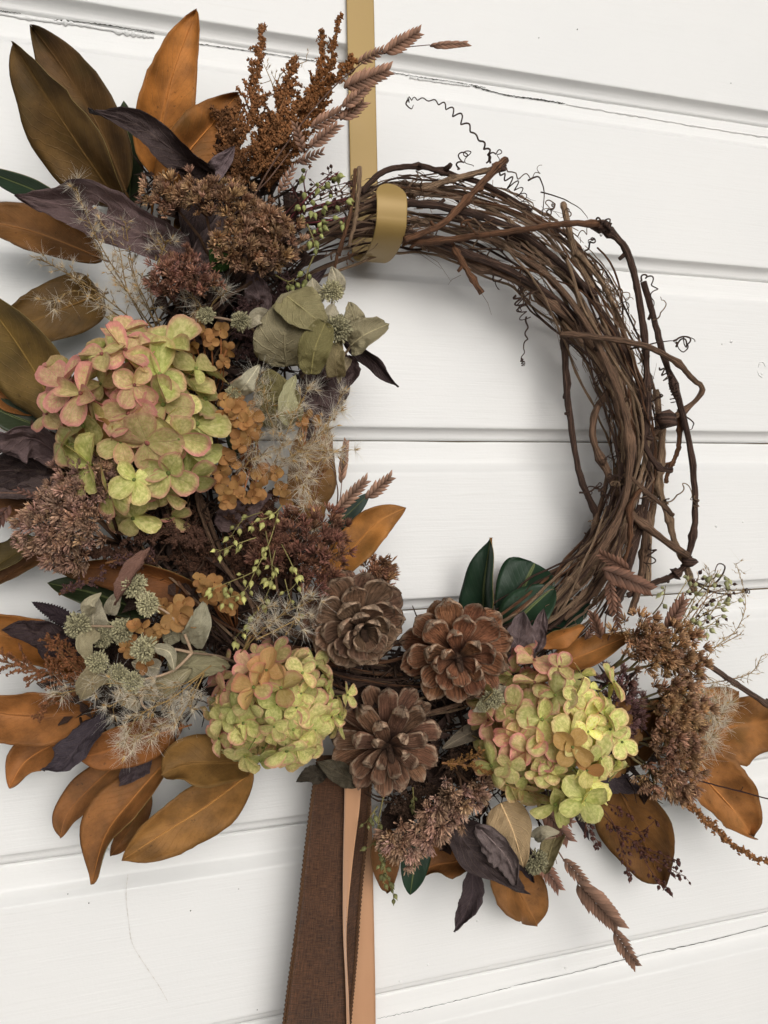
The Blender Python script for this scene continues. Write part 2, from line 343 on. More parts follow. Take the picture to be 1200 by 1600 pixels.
# ---------------------------------------------------------------- the wall
def build_wall():
    """profile in (y, z) going down; every board is a part"""
    x0, x1 = -1.3, 3.2
    tops = [P(600, y, 0).z for y in (-820, -520, -225, 78, 367, 668, 939, 1257, 1545, 1850, 2140, 2440)]
    wall = thing('board_wall', (0.3, 0, tops[-1]), 'white painted wall of horizontal grooved boards with cracked caulk in the joints', 'wall')
    D = .0095
    for i in range(len(tops)-1):
        zt, zb = tops[i], tops[i+1]          # groove lips: zt is the lip of the board above
        r = random.Random(50+i)
        js = .0095                            # lip height
        # lower board: from the joint under the lip above, flat recess, bevel out, face, lip of its own (cove)
        prof = [(D+.006, zt-js-.0016), (D, zt-js-.0012), (D, zt-js-.003), (D, zt-.020), (D, zt-.028), (D, zt-.0297), (D*.9, zt-.0308), (.0030, zt-.0355), (.0009, zt-.0372), (0.0002, zt-.038), (0, zt-.039)]
        nface = 10
        prof += [(0, zt-.041)]
        for k in range(1, nface): prof.append((0, lerp(zt-.039, zb+.0012, k/nface)))
        prof += [(0, zb+.006), (0, zb+.0032), (0, zb+.0016), (.0002, zb+.0008), (.0006, zb+.0002), (.0014, zb)]
        for k in range(1, 6):
            q = k/5*math.pi/2
            prof.append((.0014+(D-.0014)*math.sin(q)**.8, zb-js*(1-math.cos(q))**.9))
        prof.append((D+.006, zb-js))
        b = MB(); nx = 150; prev = None
        for j in range(nx+1):
            x = lerp(x0, x1, j/nx); row = []
            for k, (y, z) in enumerate(prof):
                wob = noise.noise(Vector((x*3, z*9, i)))*.0004 + noise.noise(Vector((x*22, z*40, i)))*.00012
                jag = 0
                if k in (0, 1): jag = -abs(noise.noise(Vector((x*60, i*7, 1))))*.0011
                row.append(b.vert((x, y-wob*(1 if 1 < k < len(prof)-1 else 0), z+jag)))
            if prev:
                for k in range(len(prof)-1): b.face((prev[k], row[k], row[k+1], prev[k+1]))
            prev = row
        b.obj('plank', M['paint'], wall)
    bk = MB(); zt, zb = tops[0]+.02, tops[-1]-.04
    ids = [bk.vert(q) for q in ((x0, D+.0075, zb), (x1, D+.0075, zb), (x1, D+.0075, zt), (x0, D+.0075, zt), (x0, D+.03, zb), (x1, D+.03, zb), (x1, D+.03, zt), (x0, D+.03, zt))]
    for f in ((0, 1, 2, 3), (5, 4, 7, 6), (3, 2, 6, 7), (1, 0, 4, 5), (0, 3, 7, 4), (2, 1, 5, 6)): bk.face([ids[q] for q in f])
    bk.obj('backing_board', M['bare'], wall, smooth=False)
    # cracks in the caulk: thin jagged open seams
    def crack(pts, d, wd, seed):
        b = MB(); prev = None; n = 120; path = cr(pts, n)
        for j, (px, py) in enumerate(path):
            o = noise.noise(Vector((j*.35, seed, 0)))*1.6; wv = wd*(.35+.65*abs(noise.noise(Vector((j*.22, seed, 5)))*1.6))*math.sin(min(1, j/8, (n-1-j)/8)*1.57)
            a, c = P(px, py+o-wv/2, d), P(px, py+o+wv/2, d)
            row = [b.vert(a), b.vert(c)]
            if prev: b.face((prev[0], prev[1], row[1], row[0]))
            prev = row
        b.obj('paint_crack', M['crack'], wall)
    def bead(pts, d, rr, seed):
        b = MB(); n = 90; path = cr(pts, n)
        pp = [P(px, py+noise.noise(Vector((j*.3, seed, 0)))*1.5, d) for j, (px, py) in enumerate(path)]
        b.tube(pp, [rr*(.35+abs(noise.noise(Vector((j*.25, seed, 3)))*1.3)) for j in range(n)], 6)
        b.obj('caulk_bead', M['paint'], wall)
    d1 = -D+.0008
    crack([(-20, 14), (0, 17), (33, 21)], d1, 2.5, 1); crack([(82, 31), (150, 37), (215, 47), (243, 52)], d1, 2.6, 2)
    crack([(300, 67), (350, 74), (400, 81), (470, 92), (500, 96)], d1, 2.0, 3); crack([(600, 111), (660, 121), (710, 128), (760, 137)], d1, 1.8, 31)
    crack([(738, 134), (790, 148), (840, 155), (884, 162)], d1, 3.0, 4)
    bead([(-20, 18), (60, 31), (120, 38), (200, 52), (240, 58)], d1, .0022, 5); bead([(885, 163), (1000, 182), (1100, 199), (1220, 217)], d1, .0010, 6)
    bead([(640, 121), (700, 130), (735, 134)], d1, .0011, 8)
    crack([(588, 1592), (640, 1581), (720, 1562), (800, 1542)], d1, 1.2, 9); crack([(800, 1541), (900, 1519), (1000, 1493), (1100, 1472), (1220, 1441)], d1, 1.6, 10)
    b = MB()
    for (px, py, rr) in ((1142, 533, 3), (1128, 538, 2.4), (745, 1438, 2), (883, 1513, 2), (668, 1507, 2), (625, 1533, 2.4), (1118, 822, 2.4), (735, 1408, 1.8), (1160, 815, 2), (1190, 585, 3)):
        c = P(px, py, -.0004); b.blob(c, rr*S(c), .4, CR*rr*S(c)*.4)
    for (px, py, a0, a1, rr) in ((1190, 576, .2, 2.6, 9), (1190, 577, 3.4, 5.2, 10), (1188, 575, 1.0, 3.0, 5)):
        c = P(px, py, .0001); s_ = S(c)
        b.tube([c+Vector((math.cos(q)*rr*s_*.8, -.0001, math.sin(q)*rr*s_*1.2)) for q in [lerp(a0, a1, k/9) for k in range(10)]], [.0006*math.sin(.3+k*.27) for k in range(10)], 5)
    b.obj('paint_blister', M['paint'], wall)
    b = MB()
    for (px, py, rr) in ((139, 1411, 1.6), (106, 1397, 1.2), (1142, 130, 1), (902, 46, 1.5), (842, 59, 1), (298, 1423, 1.4), (373, 1389, 1), (402, 1578, 1.2)):
        c = P(px, py, .0004); s_ = S(c); b.blob(c, rr*s_*.7, .3)
    b.obj('dirt_speck', M['crack'], wall)
    # a thin stain run and a bare patch in the joint
    b = MB(); prev = None; pth = cr([(200, 1365), (197, 1400), (201, 1440), (207, 1475), (228, 1510), (248, 1540), (262, 1565)], 60)
    for j, (px, py) in enumerate(pth):
        wv = 1.1*abs(noise.noise(Vector((j*.5, 2, 0))))+.15; r_ = [b.vert(P(px-wv, py, .0012)), b.vert(P(px+wv, py, .0012))]
        if prev: b.face((prev[0], prev[1], r_[1], r_[0]))
        prev = r_
    st = mat_flat('faint_stain', (.62, .58, .53), .6); b.obj('water_stain', st, wall)
    b = MB(); prev = None; pth = cr([(720, 1608), (760, 1594), (795, 1580)], 30)
    for j, (px, py) in enumerate(pth):
        wv = 5*math.sin(j/29*3.14)*(.5+abs(noise.noise(Vector((j*.4, 8, 0))))); r_ = [b.vert(P(px, py-wv, -.004)), b.vert(P(px, py+wv, -.004))]
        if prev: b.face((prev[0], prev[1], r_[1], r_[0]))
        prev = r_
    b.obj('bare_patch', M['bare'], wall)
build_wall()
g = MB(); gi = [g.vert(q) for q in ((-8, -12, 0), (8, -12, 0), (8, .05, 0), (-8, .05, 0))]; g.face(gi)  # unseen pale sheet added to bounce daylight up onto the wreath
tag(g.obj('ground', mat_flat('pale_paving', (.33, .31, .29), .85), None, Vector((0, -2, 0)), smooth=False), None, None, kind='structure')

# ---------------------------------------------------------------- leaves
PROF = {'magnolia': (.74, 1.02), 'acute': (.72, 1.2), 'lance': (.80, 1.25), 'ovate': (.48, 1.0), 'blunt': (.55, .5), 'obovate': (.95, .42), 'drop': (.5, .6)}
def leaf_mesh(pts, wpx, prof='magnolia', roll=0, roll1=None, fold=.18, curl=0.0, wave=.03, ruf=0.0, holes=(), wrinkle=0.0, serr=0.0, rag=.05, n=24, half=6, thick=.0006, skew=0.0, tipw=0.0):
    sp = cr(pts, n+1); W3 = [P(*q) for q in sp]
    mid = W3[n//2]; s_ = S(mid); wid = wpx*.5*s_
    a, b_ = PROF[prof]; um = a/(a+b_); mx = um**a*(1-um)**b_
    seed = RND.random()*100; roll1 = roll if roll1 is None else roll1
    top, bot = [], []; Ns = []
    for i in range(n+1):
        u = i/n; p = W3[i]
        t = (W3[min(n, i+1)]-W3[max(0, i-1)]).normalized()
        v = (CAM-p).normalized(); nn = (v-t*v.dot(t)).normalized()
        rr = R(lerp(roll, roll1, u)); nn = Matrix.Rotation(rr, 3, t) @ nn
        bb = t.cross(nn).normalized(); Ns.append(nn)
        uu = min(max(u, .004), .9985)
        w_ = wid/max(.45, math.cos(R(abs(lerp(roll, roll1, u)))))*(uu**a*(1-uu)**b_/mx)
        rt_, rb_ = [], []
        for k in range(-half, half+1):
            vv = k/half; av = abs(vv); ww = w_*(1+skew*vv)
            if serr and av > .9: ww *= 1+serr*((i % 2)-.5)*2
            ed = noise.noise(Vector((u*4+seed, vv*1.5, 0)))
            wv = wave*wid*4*noise.noise(Vector((u*3.2+seed, vv*1.2, 3)))*(.25+av) + wrinkle*wid*(noise.noise(Vector((u*9+seed, vv*3, 7)))+.5*noise.noise(Vector((u*20+seed, vv*6, 9))))
            wv += ruf*wid*av**2.5*math.sin(u*13+seed+(1.3 if vv > 0 else 0)+2*noise.noise(Vector((u*2, seed, 1))))
            ang = curl*av*1.6
            lat = (math.sin(ang)/curl/1.6 if abs(curl) > .01 else av)*math.copysign(1, vv) if k else 0
            hgt = ((1-math.cos(ang))/curl/1.6 if abs(curl) > .01 else 0)
            q = p+bb*(ww*(lat*math.cos(fold)+rag*ed*vv*(1+1.5*noise.noise(Vector((u*14+seed, vv, 2))))))+nn*(-0*1+ww*(math.sin(fold)*av+hgt)+wv)
            rt_.append(q); rb_.append(q-nn*thick)
        top.append(rt_); bot.append(rb_)
    m_ = MB(); C = 2*half+1
    for i in range(n+1):
        for k in range(C): m_.vert(top[i][k], (i/n, k/(C-1), 0))
    off = len(m_.v)
    for i in range(n+1):
        for k in range(C): m_.vert(bot[i][k], (i/n, k/(C-1), 0))
    for i in range(n):
        for k in range(C-1):
            a0 = i*C+k
            if (i, k) in holes: continue
            m_.face((a0, a0+1, a0+C+1, a0+C), 0); m_.face((off+a0, off+a0+C, off+a0+C+1, off+a0+1), 1)
        for k in (0, C-1):
            a0 = i*C+k; f = (a0, a0+C, off+a0+C, off+a0); m_.face(f if k == 0 else f[::-1], 2)
    a0 = n*C
    for k in range(C-1): m_.face((a0+k, a0+k+1, off+a0+k+1, off+a0+k), 2); m_.face((k+1, k, off+k, off+k+1), 2)
    return m_, W3, Ns, wid, seed
def leaf(name, label, cat, group, pts, wpx, color, mats, parent=None, rib=True, ribcol=None, stalk=0, **kw):
    m_, W3, Ns, wid, seed = leaf_mesh(pts, wpx, **kw)
    th = kw.get('thick', .0006)
    if parent is None:
        o = m_.obj(name, mats, None, W3[0], color=color); tag(o, label, cat, group)
    else: o = m_.obj(name, mats, parent, W3[0], color=color)
    if rib:
        b = MB(); n = len(W3)-1
        pp = [W3[i]+Ns[i]*(.0002) for i in range(0, n)]
        if stalk: pp = [W3[0]-(W3[2]-W3[0]).normalized()*(stalk*S(W3[0]))]+pp
        b.tube(pp, [max(.00022, wid*.045*(1-i/len(pp))**.7) for i in range(len(pp))], 6)
        c = ribcol or tuple(x*1.35 for x in color)
        b.obj('midrib', M['stem'], o, color=c)
    return o
BRN = (.20, .085, .025); ORG = (.31, .125, .033); OLV = (.145, .080, .024); DKB = (.15, .068, .022)
GRN = (.027, .037, .014)
MG = 'magnolia leaves tucked into the wreath'
def mag(label, pts, w, color=BRN, **kw):
    w *= .92; kf = RND.uniform(.74, .98); color = tuple(c*kf for c in color)
    mats = kw.pop('mats', (M['suede'], M['backgreen'], M['rim']))
    kw.setdefault('stalk', 10); kw.setdefault('wave', .075); kw.setdefault('rag', .10); kw.setdefault('ruf', .12); kw.setdefault('fold', .28); kw.setdefault('curl', RND.choice((.3, .5, .15))); kw.setdefault('roll', 0); kw.setdefault('roll1', kw['roll']+RND.uniform(-18, 18))
    return leaf('magnolia_leaf', label, 'magnolia leaf', MG, pts, w, color, mats, **kw)
def grn(label, pts, w, color=GRN, **kw):
    mats = (M['gloss'], M['backbrown'], M['rim']); kw.setdefault('ribcol', (.10, .12, .045))
    return leaf('magnolia_leaf', label, 'magnolia leaf', 'glossy green magnolia leaves', pts, w, color, mats, **kw)
MAU = (.145, .098, .088); DRK = (.032, .019, .019); SLV = (.20, .15, .145)
def dry(label, pts, w, color=MAU, **kw):
    mats = (M['dry'], M['dry'], M['dry']); kw.setdefault('wrinkle', .30); kw.setdefault('wave', .12); kw.setdefault('rag', .22); kw.setdefault('ruf', .16); kw.setdefault('curl', RND.choice((.3, .5, -.3))); kw.setdefault('prof', 'lance'); kw.setdefault('thick', .0003); kw.setdefault('n', 40); kw.setdefault('half', 8)
    return leaf('dried_leaf', label, 'dried leaf', 'dark dried leaves in the wreath', pts, w, color, mats, **kw)
SAGE = (.29, .25, .15); PALE = (.44, .39, .28)

# ---------------------------------------------------------------- petals and florets
def petal_mesh(v, wid=.86, cup=.12, bend=.08, n=7, half=2, prof=(.62, .40)):
    r = random.Random(v); m_ = MB(); a, b_ = prof; um = a/(a+b_); mx = um**a*(1-um)**b_
    for i in range(n+1):
        u = i/n; uu = min(max(u, .03), .993); w_ = wid*.5*(uu**a*(1-uu)**b_/mx)
        for k in range(-half, half+1):
            vv = k/half; z = cup*(vv*vv)*w_*1.6 - bend*u*u + .10*noise.noise(Vector((u*2.6+v*9, vv*1.6, 0)))*u
            rim = max(abs(vv)**1.5 if k else 0, u**2.2)
            m_.vert((u, vv*w_, z), (u, k/(2*half)+.5, rim))
    C = 2*half+1
    for i in range(n):
        for k in range(C-1): a0 = i*C+k; m_.face((a0, a0+C, a0+C+1, a0+1))
    return m_.mesh('petal', M['petal'])
PET = [petal_mesh(1), petal_mesh(2, .78, .3, -.05), petal_mesh(3, .92, .08, .16), petal_mesh(4, .72, .5, -.12), petal_mesh(5, .84, -.2, .12), petal_mesh(6, .8, .05, .0), petal_mesh(7, .66, .6, -.2), petal_mesh(8, .88, .35, .22), petal_mesh(9, .74, -.35, .05)]
PETR = [petal_mesh(11, 1.0, .2, .2, prof=(.45, .4)), petal_mesh(12, 1.05, .35, -.1, prof=(.45, .4)), petal_mesh(13, .95, -.2, .35, prof=(.45, .4))]
def floret(parent, p, nrm, size, color, center_col, pets=PET, npet=4, tilt=.25, stem_to=None, stemcol=(.25, .27, .08), jit=.12):
    """a flower: stalk and eye in one mesh, four petals as sub-parts"""
    nrm = nrm.normalized(); x = nrm.orthogonal(); x = Matrix.Rotation(RND.random()*6.28, 3, nrm) @ x
    b = MB(); b.blob(p+nrm*size*.04, size*.085, .15)
    if stem_to is not None:
        q = p.lerp(stem_to, .45)+jv(size*.1); b.tube([stem_to, q, p-nrm*size*.12, p], [size*.03, size*.028, size*.03, size*.05], 5)
    o = b.obj('floret', M['seed'], parent, p, color=center_col)
    for k in range(npet):
        ang = k*2*math.pi/npet+RND.uniform(-jit, jit)*1.5; ti = tilt+RND.uniform(-.18, .18)
        xd = Matrix.Rotation(ang, 3, nrm) @ x; xd2 = (xd*math.cos(ti)+nrm*math.sin(ti)).normalized()
        z = (nrm*math.cos(ti)-xd*math.sin(ti)).normalized(); z = Matrix.Rotation(RND.uniform(-.25, .25), 3, xd2) @ z
        L = size*RND.uniform(.85, 1.12)
        c = color(k)
        inst('petal', RND.choice(pets), o, frame(p+nrm*(size*.02*(k % 2)), xd2, z, L, L*RND.uniform(.9, 1.08), L), c)
    return o
def hydrangea(label, cx, cy, rx, ry, d, rz, n, plen, pink=(), brown=(), basepink=.15, light=1.0, bright=(), face=(0, 0, 1), group='hydrangea heads'):
    c = P(cx, cy, d); s_ = S(c); h = thing('hydrangea_head', c, label, 'hydrangea', group)
    gr = math.pi*(3-5**.5); fdir = CR*face[0]+CU*face[1]-CF*face[2]; fdir.normalize()
    sb = MB(); core = c+CF*rz*.5
    for k in range(9):
        q = c+CR*RND.uniform(-.5, .5)*rx*s_+CU*RND.uniform(-.5, .5)*ry*s_-CF*rz*.2; sb.tube([core, (core+q)/2+jv(.004), q], [.0014, .0012, .0008], 5)
    sb.obj('stem', M['stem'], h, color=(.16, .19, .05))
    for layer, (cnt, rad, zlo) in enumerate(((n, 1.0, -.12), (n//2, .72, .05))):
        for i in range(cnt):
            z = lerp(1, zlo, (i+.5)/cnt); rr = math.sqrt(1-z*z); q = i*gr+layer*1.3
            lx, ly = rr*math.cos(q)+RND.uniform(-.09, .09), rr*math.sin(q)+RND.uniform(-.09, .09); z += RND.uniform(-.08, .08)
            rad2 = rad*RND.uniform(.82, 1.12)*(1+.16*noise.noise(Vector((lx*1.7+cx, ly*1.7, cy)))); p = c+(CR*(lx*rx*s_)+CU*(ly*ry*s_))*rad2*.80-CF*(z*rz*rad2)
            nr = (CR*lx*.85+CU*ly*.85-CF*(z*1.1)).normalized()+jv(.55)+fdir*.3
            px, py = cx+lx*rx*.8, cy-ly*ry*.8
            pk = basepink*RND.uniform(.3, 1.6); bw = 0; lt = light*RND.uniform(.85, 1.15)
            for (ax, ay, ar, st) in pink:
                pk += st*max(0, 1-math.hypot(px-ax, py-ay)/ar)*RND.uniform(.7, 1.3)
            for (ax, ay, ar, st) in brown:
                if math.hypot(px-ax, py-ay) < ar and RND.random() < st: bw = RND.uniform(.5, .95)
            for (ax, ay, ar, st) in bright: lt *= 1+st*max(0, 1-math.hypot(px-ax, py-ay)/ar)
            if layer: lt *= .95
            sz = plen*s_*RND.uniform(.70, 1.22)*(1 if not layer else .9)
            pb = bw; rimk = RND.choice((.1, .3, .5, .8, 1.0)); lt = lt*RND.choice((.8, 1, 1, 1.12))
            def colr(k, pk=pk, pb=pb, lt=lt, rimk=rimk):
                return (min(1, pk*RND.uniform(.6, 1.35)), lt*RND.uniform(.85, 1.12), pb if RND.random() < .7 else pb*.3, rimk*RND.uniform(.4, 1.2))
            floret(h, p, nr, sz, colr, (.16, .2, .05) if pk < .5 else (.22, .08, .06), stem_to=core+(p-core)*.35, tilt=RND.uniform(-.05, .34), npet=4 if RND.random() < .9 else 3)
    return h
def rust_sprig(label, root, fl, plen, group='rust florets of dried hydrangea', tone=1.0):
    """small dried hydrangea: fl = list of (px, py, d)"""
    r0 = P(*root); h = thing('dried_hydrangea_sprig', r0, label, 'dried flowers', group); b = MB()
    for (px, py, d) in fl:
        p = P(px, py, d); q = r0.lerp(p, .5)+jv(.004)
        b.tube([r0, q, p], [.0007, .00055, .0005], 5)
    b.obj('stem', M['stem'], h, color=(.22, .085, .03))
    for (px, py, d) in fl:
        p = P(px, py, d); v = (CAM-p).normalized()+jv(.65)
        cf = lambda k: (0.05, tone*RND.uniform(.75, 1.15), RND.uniform(.86, 1), .1)
        floret(h, p, v, plen*S(p)*RND.uniform(.85, 1.12), cf, (.13, .05, .02), PETR, tilt=RND.uniform(-.1, .35))
    return h

# ---------------------------------------------------------------- pine cones
def cone_scale_mesh(v, wid, cup, thick, lip, finger):
    r = random.Random(v); m_ = MB(); nu, half = 8, 4; C = 2*half+1; rows = []
    for side in (0, 1):
        for i in range(nu+1):
            u = (0, .2, .42, .62, .75, .85, .92, .97, 1.0)[i]
            if finger: w_ = wid*(.55+.45*min(1, u*1.6))*(1 if u < .88 else math.sqrt(max(.12, 1-((u-.88)/.13)**2.6)))
            else: w_ = wid*(.28+.72*min(1, (u/.75))**1.1)*(1 if u < .72 else math.sqrt(max(.05, 1-((u-.72)/.288)**3.2)))
            for k in range(-half, half+1):
                vv = k/half
                zc = cup*(vv*vv)*wid*.5*(1-.6*max(0, u-.6)/.4) + (.16*u**3 if not finger else .09*u**3) + noise.noise(Vector((u*3, vv*2, v*5)))*.05+noise.noise(Vector((u*1.5, vv*7, v*3)))*.022
                if finger: zc += .05*(1-abs(vv))*u
                th = thick*(.25+.75*min(1, u*1.3))*(1-.55*vv*vv)
                l_ = lip*max(0, (u-.72)/.28)**1.0*(1-.5*vv*vv)
                z = zc+(l_ if side == 0 else -th-l_*.8)
                rim = max(abs(vv)**4 * min(1, u*1.4), max(0, (u-.66)/.34)**1.4) if side == 0 else max(0, (u-.7)/.3)
                m_.vert((u*(1-.05*vv*vv)+(.05*noise.noise(Vector((vv*3, v, 2))) if u > .8 else 0), vv*w_*.5, z), (u, k/(2*half)+.5, rim))
    off = (nu+1)*C
    for i in range(nu):
        for k in range(C-1):
            a0 = i*C+k; m_.face((a0, a0+C, a0+C+1, a0+1)); m_.face((off+a0, off+a0+1, off+a0+C+1, off+a0+C))
        for k in (0, C-1):
            a0 = i*C+k; f = (a0, off+a0, off+a0+C, a0+C); m_.face(f if k == 0 else f[::-1])
    a0 = nu*C
    for k in range(C-1): m_.face((a0+k+1, a0+k, off+a0+k, off+a0+k+1))
    return m_.mesh('scale', M['cone'])
def pine_cone(label, cx, cy, d, axis, L, n, color, wid, cup, thick, lip, finger, ph0, ph1, lmin, depth, pw=.8, tipcol=None, core_r=.10):
    c = P(cx, cy, d); s_ = S(c); Lm = L*s_
    ax = (CR*axis[0]+CU*axis[1]-CF*axis[2]).normalized(); h = thing('pine_cone', c-ax*depth*s_, label, 'pine cone', 'pine cones clustered at the foot of the wreath')
    meshes = [cone_scale_mesh(RND.randrange(1000), wid*RND.uniform(.9, 1.1), cup, thick, lip, finger) for _ in range(7)]
    b = MB(); e1 = ax.orthogonal().normalized(); e2 = ax.cross(e1)
    pts = [c+ax*(depth*s_*(t-1)) for t in (0, .3, .6, .85, 1.0, 1.06)]
    b.tube([q+jv(.0006) for q in pts], [Lm*core_r*k for k in (2.2, 1.9, 1.4, .9, .7, .25)], 9)
    dn = (-CU*.75+CR*.2+ax*.75).normalized(); b.tube([c, c+dn*Lm*.14, c+dn*Lm*.25, c+dn*Lm*.30], [Lm*.08, Lm*.075, Lm*.065, Lm*.03], 7)
    for k in range(7):
        q = RND.random()*6.28; b.spindle(c+ax*Lm*.02, c+ax*Lm*RND.uniform(.12, .24)+(e1*math.cos(q)+e2*math.sin(q))*Lm*.06, Lm*.05, 4, .6)
    b.obj('core', M['bark'], h, color=(.10, .055, .035))
    for i in range(n):
        k = i/(n-1); q = i*2.39996+RND.uniform(-.13, .13); phi = R(lerp(ph0, ph1, k**pw)+RND.uniform(-7, 7))
        rad = e1*math.cos(q)+e2*math.sin(q)
        x = ax*math.cos(phi)+rad*math.sin(phi); z = ax*math.sin(phi)-rad*math.cos(phi)
        z = Matrix.Rotation(RND.uniform(-.16, .16), 3, x) @ z
        base = c-ax*(depth*s_*k**1.1)+rad*Lm*core_r*lerp(.4, 1.5, k)
        ln = Lm*lerp(lmin, 1.0, min(1, k*1.7))*RND.uniform(.93, 1.07)
        kk = RND.uniform(.8, 1.2); cc = tuple(x_*kk*RND.uniform(.95, 1.05) for x_ in color)
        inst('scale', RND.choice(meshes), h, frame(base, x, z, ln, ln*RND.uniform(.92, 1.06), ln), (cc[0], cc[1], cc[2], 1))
    return h

# ---------------------------------------------------------------- bristly flower clusters
def tuft_mesh(v, n=15, spread=.55):
    m_ = MB(); r = random.Random(v)
    for k in range(n):
        a = r.random()*6.28; q = math.sqrt(r.random())*spread
        d = Vector((math.cos(q), math.sin(q)*math.cos(a), math.sin(q)*math.sin(a))); L = r.uniform(.7, 1.0)
        m_.spindle(Vector((0, 0, 0))+d*.04, d*L, .066, 3, .74, 0, r.random())
        if k % 2 == 0:
            for _ in range(2):
                e = d*L*.85; m_.spindle(e, e+(d+Vector((r.uniform(-.6, .6), r.uniform(-.6, .6), r.uniform(-.6, .6)))).normalized()*.22, .018, 3, .5, 0, r.random())
    return m_.mesh('tuft', M['tuft'], smooth=False)
TUFT = [tuft_mesh(k, 20, .72) for k in range(4)]
def tuft_head(label, root, domes, color, tl=17, stemcol=(.16, .09, .055), group='bristly brown flower clusters', out=.9, view=.7, name='flower_cluster'):
    """domes: (px, py, rx, ry, d, bulge m, n)"""
    r0 = P(*root); h = thing(name, r0, label, 'dried flowers', group); b = MB(); ts = []
    for (cx, cy, rx, ry, d, bul, n) in domes:
        n = int(n*1.5); c = P(cx, cy, d); s_ = S(c); b0 = r0.lerp(c, .5)+jv(.004); ce = c+CF*bul*.3
        b.tube([r0, b0, ce], [.0013, .0011, .0008], 6)
        for i in range(n):
            rr = math.sqrt((i+.5)/n)*RND.uniform(.9, 1.05); q = i*2.39996+RND.uniform(-.3, .3)
            p = c+CR*(rr*math.cos(q)*rx*s_)+CU*(rr*math.sin(q)*ry*s_)-CF*(bul*math.sqrt(max(0, 1-min(1, rr*rr)))+RND.uniform(-.003, .003))
            dr = ((p-r0).normalized()*out+(p-ce).normalized()*.5+(CAM-p).normalized()*view*.5).normalized()+jv(.38)
            dr.normalize(); L = tl*s_*RND.uniform(.65, 1.4); p0 = p-dr*L*.7+jv(.0035)+(dr*L*RND.uniform(.2, .8) if RND.random() < .14 else Vector((0, 0, 0)))
            if i % 2 == 0: b.tube([b0.lerp(ce, .7), (ce+p0)/2+jv(.002), p0], [.0006, .0005, .00045], 4)
            ts.append((p0, dr, L))
    b.obj('stem', M['stem'], h, color=stemcol)
    for (p0, dr, L) in ts:
        k = RND.uniform(.75, 1.25); c = (color[0]*k, color[1]*k*RND.uniform(.92, 1.06), color[2]*k*RND.uniform(.85, 1.15), 1)
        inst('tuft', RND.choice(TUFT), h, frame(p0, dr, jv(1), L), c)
    return h

# ---------------------------------------------------------------- seed plumes
def plume(label, stems, color, group='rusty seed plumes', node=3.0, stemcol=(.16, .075, .03), name='seed_plume', cat='seed plume'):
    """stems: (list of (px,py,d), w0, w1, nbranches, spacing px)"""
    r0 = P(*stems[0][0][0]); h = thing(name, r0, label, cat, group); b = MB(); g = MB()
    for (pts, w0, w1, nb, sp_) in stems:
        path = ppath(pts, 24); s_ = S(path[12])
        b.tube(path, [lerp(.0010, .0004, i/23) for i in range(24)], 5)
        Lpx = sum((path[i+1]-path[i]).length for i in range(23))/s_
        def knob(p, k=1.0):
            r_ = node*s_*RND.uniform(.6, 1.25)*k; v = RND.random(); g.blob(p, r_*.8, .45, None, 0, v)
            for _ in range(2):
                dr = jv(1).normalized(); g.spindle(p, p+dr*r_*1.9, r_*.45, 3, .55, 0, RND.random())
        for i in range(int(Lpx/sp_)):
            u = RND.uniform(.12, 1.0); p = Vector(lut([tuple(q) for q in path], u)); knob(p+jv(node*s_*1.0))
        nb = int(nb*1.35)
        for i in range(nb):
            u = (i+.5)/nb*.92+.05; p = Vector(lut([tuple(q) for q in path], u)); t = (Vector(lut([tuple(q) for q in path], min(1, u+.05)))-p).normalized()
            side = t.cross((CAM-p).normalized())*RND.choice((-1, 1)); dr = (t*RND.uniform(.5, 1.1)+side*RND.uniform(.35, .9)+(CAM-p).normalized()*RND.uniform(-.5, .6)).normalized()
            L = lerp(w0, w1, u)*s_*RND.uniform(.6, 1.2); e = p+dr*L; e2 = (p+e)/2+t*L*.12
            b.tube([p, e2, e], [.0006, .0005, .0003], 4)
            for k in range(max(2, int(L/s_/sp_*1.6))):
                f = RND.uniform(.15, 1); knob((p*(1-f)+e*f)+t*L*.12*math.sin(f*3.14)*1+jv(node*s_*.9), lerp(1.1, .75, f))
    b.obj('stem', M['stem'], h, color=stemcol)
    o = g.obj('seeds', M['seed'], h, color=color, smooth=False); o['kind'] = 'stuff'
    return h

# ---------------------------------------------------------------- fluffy grass
def fluff_mesh(v, nh=34):
    m_ = MB(); r = random.Random(v)
    for k in range(2+v % 2):
        a = r.uniform(-.35, .35); b_ = r.uniform(-.35, .35); m_.spindle(Vector((0, 0, 0)), Vector((1, a, b_)).normalized()*r.uniform(.42, .6), .045, 3, .45, 0, r.random())
    for k in range(nh):
        d = Vector((r.uniform(-.1, 1), r.gauss(0, .55), r.gauss(0, .55))).normalized(); L = r.uniform(.5, 1.2); sd = d.orthogonal().normalized()
        bend = Vector((r.uniform(-.45, .45), r.uniform(-.45, .45), r.uniform(-.45, .45))); prev = None
        for j in range(5):
            f = j/4; c = Vector((.06, 0, 0))+d*L*f+bend*(L*f*f); w_ = .0115*(1-f*.75); row = [m_.vert(c-sd*w_, (f, 0, 0)), m_.vert(c+sd*w_, (f, 0, 0))]
            if prev: m_.face((prev[0], prev[1], row[1], row[0]), 1)
            prev = row
    return m_.mesh('seed', [M['lemma'], M['hair']], smooth=False)
FLUFF = [fluff_mesh(k) for k in range(4)]; FLUFF_BARE = [fluff_mesh(10+k, 4) for k in range(3)]
